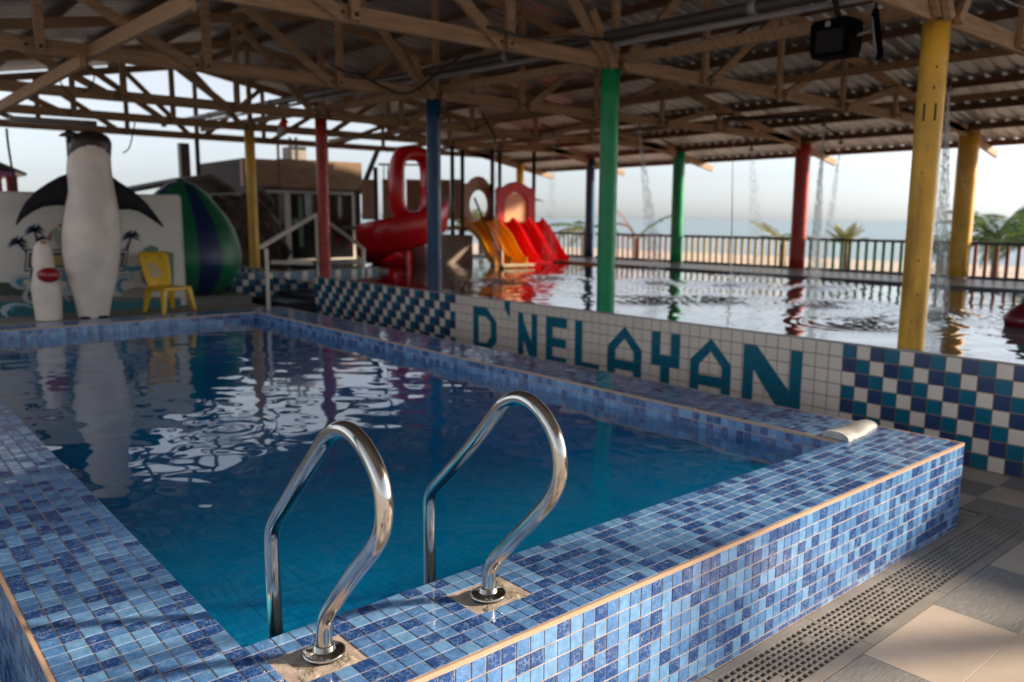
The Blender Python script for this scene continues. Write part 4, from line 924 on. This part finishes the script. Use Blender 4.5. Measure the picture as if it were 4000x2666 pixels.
# frame of dark posts with rails above the cabin (terrace rail)
tr_ = thing('roof_rail', 'dark posts with bent tops standing on the cabin roof', 'railing', (7.6, CY+.4, zt))
for px in (640,668,682,740,752):
    a = aty(px,372,CY+.3); b = aty(px,316,CY+.3); q = MB(); q.beam((a.x,CY+.3,zt-.02),(a.x,CY+.3,b.z),.05,.05,up=(0,1,0)); part('post', q, BOLT, tr_)
q = MB(); a, b = aty(630,330,CY+.3), aty(760,338,CY+.3); q.beam(a,b,.05,.05); part('rail', q, BOLT, tr_)

# stair handrails
hl = thing('stair_handrail', 'cream metal stair handrail with a post on the pool rim corner', 'handrail', (3.3, 7.45, 0), 'cream stair handrails')
pA = Vector((3.33,7.44,0)); tA = aty(615,572,7.44); tA = Vector((3.33,7.44,tA.z))
pB = aty(726,494,9.6)
q = MB(); q.beam(pA, tA, .04,.04,up=(0,1,0),ch=.006); part('post', q, ALU, hl)
q = MB(); q.beam(aty(600,568,7.3), pB, .045,.05,ch=.008); part('top_bar', q, ALU, hl)
q = MB(); q.beam(Vector((pB.x,pB.y,.2)), pB, .04,.04,up=(0,1,0),ch=.006); part('post', q, ALU, hl)
hr2 = thing('stair_handrail', 'cream metal stair handrail right of the red column', 'handrail', (5.1, 8.3, .26), 'cream stair handrails')
b0 = aty(834,640,8.32); t0 = aty(836,572,8.32); q = MB(); q.beam(Vector((b0.x,8.32,ZW)), t0, .045,.045,up=(0,1,0),ch=.006); part('post', q, ALU, hr2)
t1 = aty(741,500,9.6); q = MB(); q.beam(t0, t1, .045,.05,ch=.008); part('top_bar', q, ALU, hr2)
q = MB(); q.beam(Vector((t1.x,t1.y,.2)), t1, .04,.04,up=(0,1,0),ch=.006); part('post', q, ALU, hr2)
q = MB(); q.beam(aty(834,606,8.34), aty(752,604,9.75), .04,.04,ch=.006); part('lower_bar', q, ALU, hr2)
lb = MB(); lb.beam(aty(622,603,10.6), aty(718,605,10.6), .05,.07,ch=.006); solo('low_barrier', lb, ALU, 'cream bar low across the landing left of the red column', 'barrier')

# ================================================================== play structure
PYY = 12.3
pt = thing('play_tower', 'brown and black play tower with panels beside the spiral slide', 'play tower', (10, 13, .16))
q = MB(); a, b = aty(985,520,13.1), aty(1085,600,12.0)
q.loft([[Vector((xa+random.uniform(-.03,.03), y_, z_)) for xa, y_ in ((aty(978,600,12.0).x,12.0),(aty(1088,600,12.0).x,12.0),(aty(1080,560,12.0).x,13.2),(aty(985,560,12.0).x,13.2))] for z_ in (.1,.55,.75)], 0, False, True); part('rock_base', q, noisy('play_rock', (.52,.44,.37), .85, .35, 2.5, bmp=.5, bscale=10), pt)
q = MB(); q.box((aty(985,505,12.2).x,12.15,.86),(aty(1240,505,12.2).x,13.4,.93)); part('platform', q, BRN_P, pt)
for px, y_, top in ((865,12.9,385),(1040,12.4,330),(1063,12.4,345),(1131,12.2,330),(1148,13.2,335),(1226,12.2,338)):
    a = aty(px,500,y_); q = MB(); q.tube([(a.x,y_,.1),(a.x,y_,aty(px,top,y_).z)], .045, 12); part('post', q, POST_B, pt)
q = MB(); q.tube([aty(800,432,14.3),aty(1226,352,12.25)], .02, 8)
# panel with oval window
y_ = 12.35; oc = aty(1101,470,y_); hx = aty(1134,470,y_).x-oc.x; zt_, zb2 = aty(1101,412,y_).z, aty(1101,512,y_).z
n = 40; outer = []; inner = []
for j in range(n):
    th = 2*math.pi*j/n; cx_, sx_ = math.cos(th), math.sin(th)
    kx = max(abs(cx_), abs(sx_)); ox = hx*cx_/kx; oz = sx_/kx
    oz = (zt_-.10-oc.z)*oz+ (.16*max(0,1-(ox/(hx*.72))**2) if oz > .95 else 0) if oz > 0 else (oc.z-zb2)*oz
    outer.append((oc.x+ox, oc.z+oz)); inner.append((oc.x+.022*0+hx*.64*cx_, oc.z-.02+ .33*sx_))
q = MB(); vs = [Vector((a_[0],y_,a_[1])) for a_ in outer]+[Vector((a_[0],y_,a_[1])) for a_ in inner]; vs += [v+Vector((0,.05,0)) for v in vs]
fs = []
for j in range(n):
    j2 = (j+1) % n; fs += [(j,j2,n+j2,n+j),(2*n+j,3*n+j,3*n+j2,2*n+j2),(j,2*n+j,2*n+j2,j2),(n+j,n+j2,3*n+j2,3*n+j)]
q.add(vs, fs); part('oval_panel', q, BRN_P, pt)
# red arched house front with tan door
y_ = 12.1; L_, R_, ZT, ZB = aty(1143,500,y_).x, aty(1230,500,y_).x, aty(1187,432,y_).z, aty(1187,515,y_).z; mx_ = (L_+R_)/2; hw = (R_-L_)/2
def arch(hw_, zs, zt, n=12): return [(-hw_*math.cos(math.pi*i/n), zs+(zt-zs)*math.sin(math.pi*i/n)) for i in range(n+1)]
zp = ZT+.12
outer = [(-hw,ZB),(-hw,ZT-.06),(-hw*.9,ZT),(-hw*.62,ZT+.015),(-hw*.40,ZT+.085),(-hw*.2,ZT+.12),(0,zp+.015),(hw*.2,ZT+.12),(hw*.40,ZT+.085),(hw*.62,ZT+.015),(hw*.9,ZT),(hw,ZT-.06),(hw,ZB)]
ia = [(-hw*.62,ZB)]+arch(hw*.62, ZB+.42, ZT-.10, 12)+[(hw*.62,ZB)]
q = MB()
left = [p for p in ia if p[0] <= .001]; right = [p for p in ia if p[0] >= -.001]
ctr = [p for p in ia if abs(p[0]) < .02]
for half, outr in ((left, outer[:7]), (right, outer[6:])):
    if half is left: poly = outr+half[::-1]
    else: poly = outr+half[::-1]
    q.prism(poly, (mx_,y_,0), (1,0,0), (0,0,1), (0,.09,0))
part('red_arch', q, RED_Q, pt)
q = MB(); q.prism([(-hw*.60,ZB)]+arch(hw*.60, ZB+.42, ZT-.115, 12)+[(hw*.60,ZB)], (mx_,y_+.045,0), (1,0,0), (0,0,1), (0,.04,0)); dp = part('arched_panel', q, TAN_P, pt)
for i in range(4):
    q = MB(); xs_ = mx_-.085+.055*i; q.box((xs_,y_+.040,ZB+.28),(xs_+.03,y_+.045,ZB+.58)); part('slit_window', q, mat('pale_slit', (.62,.42,.26), .5), dp)
# picket panels left of the spiral slide
for a_, b_, y_, m_ in ((832,862,13.2,BRN_P),(880,905,13.3,BRN_P),(905,925,13.3,BRN_P),(935,975,13.4,BRN_P),(990,1035,13.0,BRN_P),(1042,1062,13.0,BRN_P)):
    xa, xb_ = aty(a_,450,y_).x, aty(b_,450,y_).x; zt_, zb2 = aty(a_,412,y_).z, aty(a_,505,y_).z; q = MB(); n = max(2, int((xb_-xa)/.075))
    for i in range(n): x_ = xa+(xb_-xa)*i/n; q.box((x_+.006,y_,zb2),(x_+(xb_-xa)/n-.006,y_+.03,zt_))
    q.box((xa,y_+.031,zb2+.05),(xb_,y_+.05,zb2+.10)); part('picket_panel', q, m_, pt)
q = MB(); q.box((aty(832,505,13.1).x,12.9,.86),(aty(985,505,13.1).x,14,.93)); part('platform', q, POST_B, pt)
q = MB()
for px in range(882,935,9): a = aty(px,400,13.35); q.tube([(a.x,13.35,.93),(a.x,13.35,aty(px,378,13.35).z)], .012, 6)
q.tube([aty(870,378,13.35),aty(985,380,13.35)], .02, 8); part('bar_rail', q, POST_B, pt)
q = MB(); q.box((aty(846,545,13.3).x,13.3,aty(846,565,13.3).z),(aty(868,545,13.3).x,13.34,aty(846,532,13.3).z)); part('pale_panel', q, PALE_P, pt)

# slides
def chute(name, pts, wd, lip, m_, parent, side):
    """pts: centre line; side: horizontal unit vector across"""
    q = MB(); rings = []
    P_ = smooth_path(pts, 3); prof = [(-1,lip),(-.93,lip*1.02),(-.80,.18*lip),(-.5,0),(0,-.01),(.5,0),(.80,.18*lip),(.93,lip*1.02),(1,lip),(1.0,-.03),(.6,-.05),(-.6,-.05),(-1.0,-.03)]
    for i, p in enumerate(P_):
        T = (P_[min(i+1,len(P_)-1)]-P_[max(i-1,0)]).normalized(); nrm = side.cross(T).normalized()
        if nrm.z < 0: nrm = -nrm
        rings.append([p+side*(a_*wd/2)+nrm*b_ for a_, b_ in prof])
    q.loft(rings, 0, True, True); return part(name, q, m_, parent)
os_ = thing('wave_slide', 'orange two lane wavy slide running down into the water', 'slide', atz(1165,608,WK))
def lane(px0, py0, ya, px1, py1, yb, wave):
    A, B = aty(px0,py0,ya), aty(px1,py1,yb); out = []
    for f in np.linspace(0,1,9):
        p = A.lerp(B, f); e_ = f*f*(3-2*f); p.z = A.z+(B.z-A.z)*(e_*.75+f*.25)+wave*math.sin(f*2*math.pi*1.5+math.pi)*.5; out.append(p)
    out[0].z += .02; return out
for (a_, b_) in (((1085,512),(1158,606)), ((1117,511),(1193,606))):
    pts = lane(*a_, 12.1, *b_, 10.65, .10); d_ = (pts[-1]-pts[0]); d_.z = 0; side = Vector((-d_.y, d_.x, 0)).normalized(); chute('lane', pts, .40, .13, ORG_P, os_, side)
q = MB(); a, b = atz(1150,611,WK+.05), atz(1222,609,WK+.05); q.beam(a,b,.22,.05,ch=.01); part('end_lip', q, noisy('worn_lip', (.62,.50,.33), .5, .2, 6), os_)
rs_ = thing('triple_slide', 'red three lane slide running down into the water', 'slide', atz(1250,605,WK))
for (a_, b_) in (((1158,512),(1218,602)), ((1193,513),(1255,602)), ((1228,512),(1292,602))):
    pts = lane(*a_, 12.05, *b_, 10.95, .03); d_ = (pts[-1]-pts[0]); d_.z = 0; side = Vector((-d_.y, d_.x, 0)).normalized(); chute('lane', pts, .36, .12, RED_P, rs_, side)
ss = thing('spiral_slide', 'big red plastic spiral slide with a hooded entry', 'slide', atz(930,612,WK))
cx_, cy_ = aty(925,560,12.0).x, 12.0; Rr = .58
q = MB(); rings = []
for i in range(49):
    f = i/48; th = R(-40-300*f); z_ = 1.04-.86*f**.72; c_ = Vector((cx_+Rr*math.cos(th)*1.0, cy_+Rr*math.sin(th), z_)); o_ = Vector((math.cos(th), math.sin(th), 0))
    ring = []
    for a_, b_ in ((-.34,.22),(-.31,.23),(-.26,.02),(-.1,-.10),(.1,-.10),(.24,.0),(.31,.44),(.34,.46),(.36,.43),(.34,-.08),(.17,-.22),(-.16,-.22),(-.32,-.05)): ring.append(c_+o_*a_+Z*b_)
    rings.append(ring)
q.loft(rings, 0, True, True); part('chute', q, RED_P, ss)
q = MB(); a = aty(925,560,11.75); q.tube([(a.x,11.6,.1),(a.x,11.6,.55)], .05, 14); part('post', q, mat('pink_post', (.55,.10,.11), .35), ss)
q = MB(); hy = 11.8; hc = aty(948,428,hy); hwid, hh = .38, .64; path = []
for i in range(33):
    th = 2*math.pi*i/32; cx2, sx2 = math.cos(th), math.sin(th); ex = .55
    path.append(Vector((hc.x+hwid*math.copysign(abs(cx2)**ex, cx2), hy, hc.z+hh*math.copysign(abs(sx2)**.75, sx2))))
rings = []
for i in range(32):
    p = path[i]; out = Vector((p.x-hc.x, 0, (p.z-hc.z))).normalized()
    rings.append([p+out*(.15*math.cos(2*math.pi*j/12))+Y*(.22*math.sin(2*math.pi*j/12)) for j in range(12)])
rings.append(rings[0]); q.loft(rings, 0, True, False); part('entry_hood', q, RED_P, ss)
q = MB(); q.tube([aty(1090,455,11.5),aty(1115,515,11.2),aty(1140,570,10.9),aty(1155,605,10.7)], .022, 8); q2 = thing('water_spout', 'thin dark spout pole leaning over the orange slide', 'water spout', atz(1155,605,WK)); part('pole', q, BOLT, q2)
q = MB(); a = atz(1152,616,WK); q.tube([a, a+Vector((0,0,.42))], [.05,.03], 10); part('standpipe', q, noisy('spout_pipe', (.55,.33,.2), .4, .2, 6), q2)
tw = thing('water_toy', 'dark red and green water toy at the right edge of the splash pool', 'water toy', atz(2362,748,WK))
c = atz(2372,752,WK); q = MB(); n = 24
q.loft([[c+Vector((r_*math.cos(2*math.pi*j/n), r_*math.sin(2*math.pi*j/n), h)) for j in range(n)] for r_, h in ((.22,.0),(.24,.08),(.18,.16),(.10,.22),(.02,.24))], 0, True, True); part('dome', q, mat('toy_red', (.20,.012,.03), .3, coat=.3), tw)
q = MB(); q.loft([[c+Vector((r_*math.cos(2*math.pi*j/n), r_*math.sin(2*math.pi*j/n), h)) for j in range(n)] for r_, h in ((.10,.20),(.11,.25),(.08,.30),(.02,.32))], 0, True, True); part('cap', q, mat('toy_green', (.01,.16,.10), .3, coat=.3), tw)

# ================================================================== palms beyond the fence
def frond(q, base_, az, el, L, droop, wl, n=16, mi=0, rach=.012):
    d = Vector((math.cos(az), math.sin(az), 0)); pts = []; p = Vector(base_); e_ = el
    for i in range(n+1): pts.append(p.copy()); p = p+(d*math.cos(e_)+Z*math.sin(e_))*(L/n); e_ -= droop/n
    q.tube(pts, [rach*(1-.85*i/n) for i in range(n+1)], 5, mi)
    sd = Vector((-d.y, d.x, 0))
    for i in range(2, n+1):
        f = i/n; ll = wl*math.sin(math.pi*min(1,.12+f*.86))**.7
        T = (pts[i]-pts[i-1]).normalized()
        for s_ in (-1, 1):
            for h_ in (0, .5):
                b_ = pts[i-1].lerp(pts[i], h_); tip = b_+(sd*s_*.75+T*.75-Z*(.25+random.uniform(0,.25))).normalized()*ll*random.uniform(.85,1.1); w_ = T*(L*.015)
                md = b_.lerp(tip, .45)+Z*.03*ll
                q.add([b_-w_*.4, md-w_, tip, md+w_], [(0,1,2,3)], mi)
def palm(x, y, zc, fr, label, m_, trunk=.10):
    t = thing('palm_tree', label, 'palm', (x, y, -.8), 'palms on the beach beyond the fence')
    q = MB(); q.tube([(x+.1,y,-.9),(x+.03,y,zc*.4-.4),(x,y,zc)], [trunk*1.4,trunk,trunk*.8], 10); part('trunk', q, TRUNK, t)
    for az, el, L, dr, wl, mm in fr:
        q = MB(); frond(q, (x,y,zc), R(az), R(el), L, R(dr), wl); part('frond', q, mm, t)
def rnd_fr(n, L, m_, e0=10, e1=75, dr=85, wl=.36, seed=1):
    rr = random.Random(seed); return [(360*i/n+rr.uniform(-18,18), rr.uniform(e0,e1), L*rr.uniform(.8,1.15), dr*rr.uniform(.7,1.2), wl, m_) for i in range(n)]
p_ = aty(1345,520,15); palm(p_.x, 15, p_.z-.1, [(150,28,1.5,60,.34,FROND),(175,8,1.3,50,.3,FROND_Y),(120,15,1.4,70,.32,FROND_Y),(200,-5,1.2,40,.3,FROND),(60,40,1.2,70,.3,FROND),(330,30,1.2,80,.3,FROND)], 'low palm with long fronds right of the red slides', FROND)
p_ = aty(1462,535,14.5); palm(p_.x, 14.5, p_.z-.2, [(-38,52,1.6,45,.26,FROND),(-60,30,1.2,60,.24,FROND_Y),(150,70,1.3,40,.22,FROND_D),(120,78,1.55,160,.24,FROND_D),(100,30,1.0,50,.25,FROND)], 'young palm with one brown dead frond beside the bright green column', FROND)
p_ = aty(1800,545,10); palm(p_.x, 10, p_.z-.15, [(140,48,1.15,35,.30,FROND_Y),(165,58,1.0,50,.26,FROND_Y),(100,35,.9,60,.25,FROND),(20,45,.8,60,.25,FROND),(-60,40,.8,60,.25,FROND_Y)], 'young yellowish palm left of the dark red column', FROND_Y)
p_ = aty(1942,560,8); palm(p_.x, 8, p_.z, [(a_, e_, .62, 25, .17, FROND_Y) for a_, e_ in ((145,20),(140,45),(150,70),(-30,75),(-35,50),(-40,25),(60,60),(240,60),(100,80),(20,50),(190,50),(120,62),(-80,62),(0,68),(170,35))], 'small bushy yellow green palm between the sea-side columns', FROND_Y)
p_ = aty(2290,560,6.2); palm(p_.x, 6.2, p_.z+.05, rnd_fr(17, 1.9, FROND, 18, 78, 85, .52, 3), 'large dark green palm behind the right end of the fence', FROND)
p_ = aty(2380,570,4.6); palm(p_.x, 4.6, p_.z+.05, rnd_fr(15, 1.7, FROND, 15, 75, 85, .50, 5), 'green palm at the right edge behind the fence', FROND)
p_ = aty(2165,575,6.6); palm(p_.x, 6.6, p_.z-.1, rnd_fr(14, 1.1, FROND, 10, 85, 70, .30, 8), 'small palm between the two yellow columns', FROND)
p_ = aty(1190,470,16.5); palm(p_.x, 16.5, p_.z, rnd_fr(7, .9, FROND_Y, 20, 85, 70, .26, 9), 'palm tip showing above the red house panel', FROND_Y)
p_ = aty(1060,520,16.5); palm(p_.x, 16.5, p_.z, rnd_fr(9, 1.0, FROND_Y, 10, 80, 80, .28, 11), 'yellow green palm seen between the play tower posts', FROND_Y)
p_ = aty(1105,540,17); palm(p_.x, 17, p_.z, rnd_fr(9, 1.1, FROND, 10, 80, 80, .28, 12), 'green palm seen through the oval tower window', FROND)
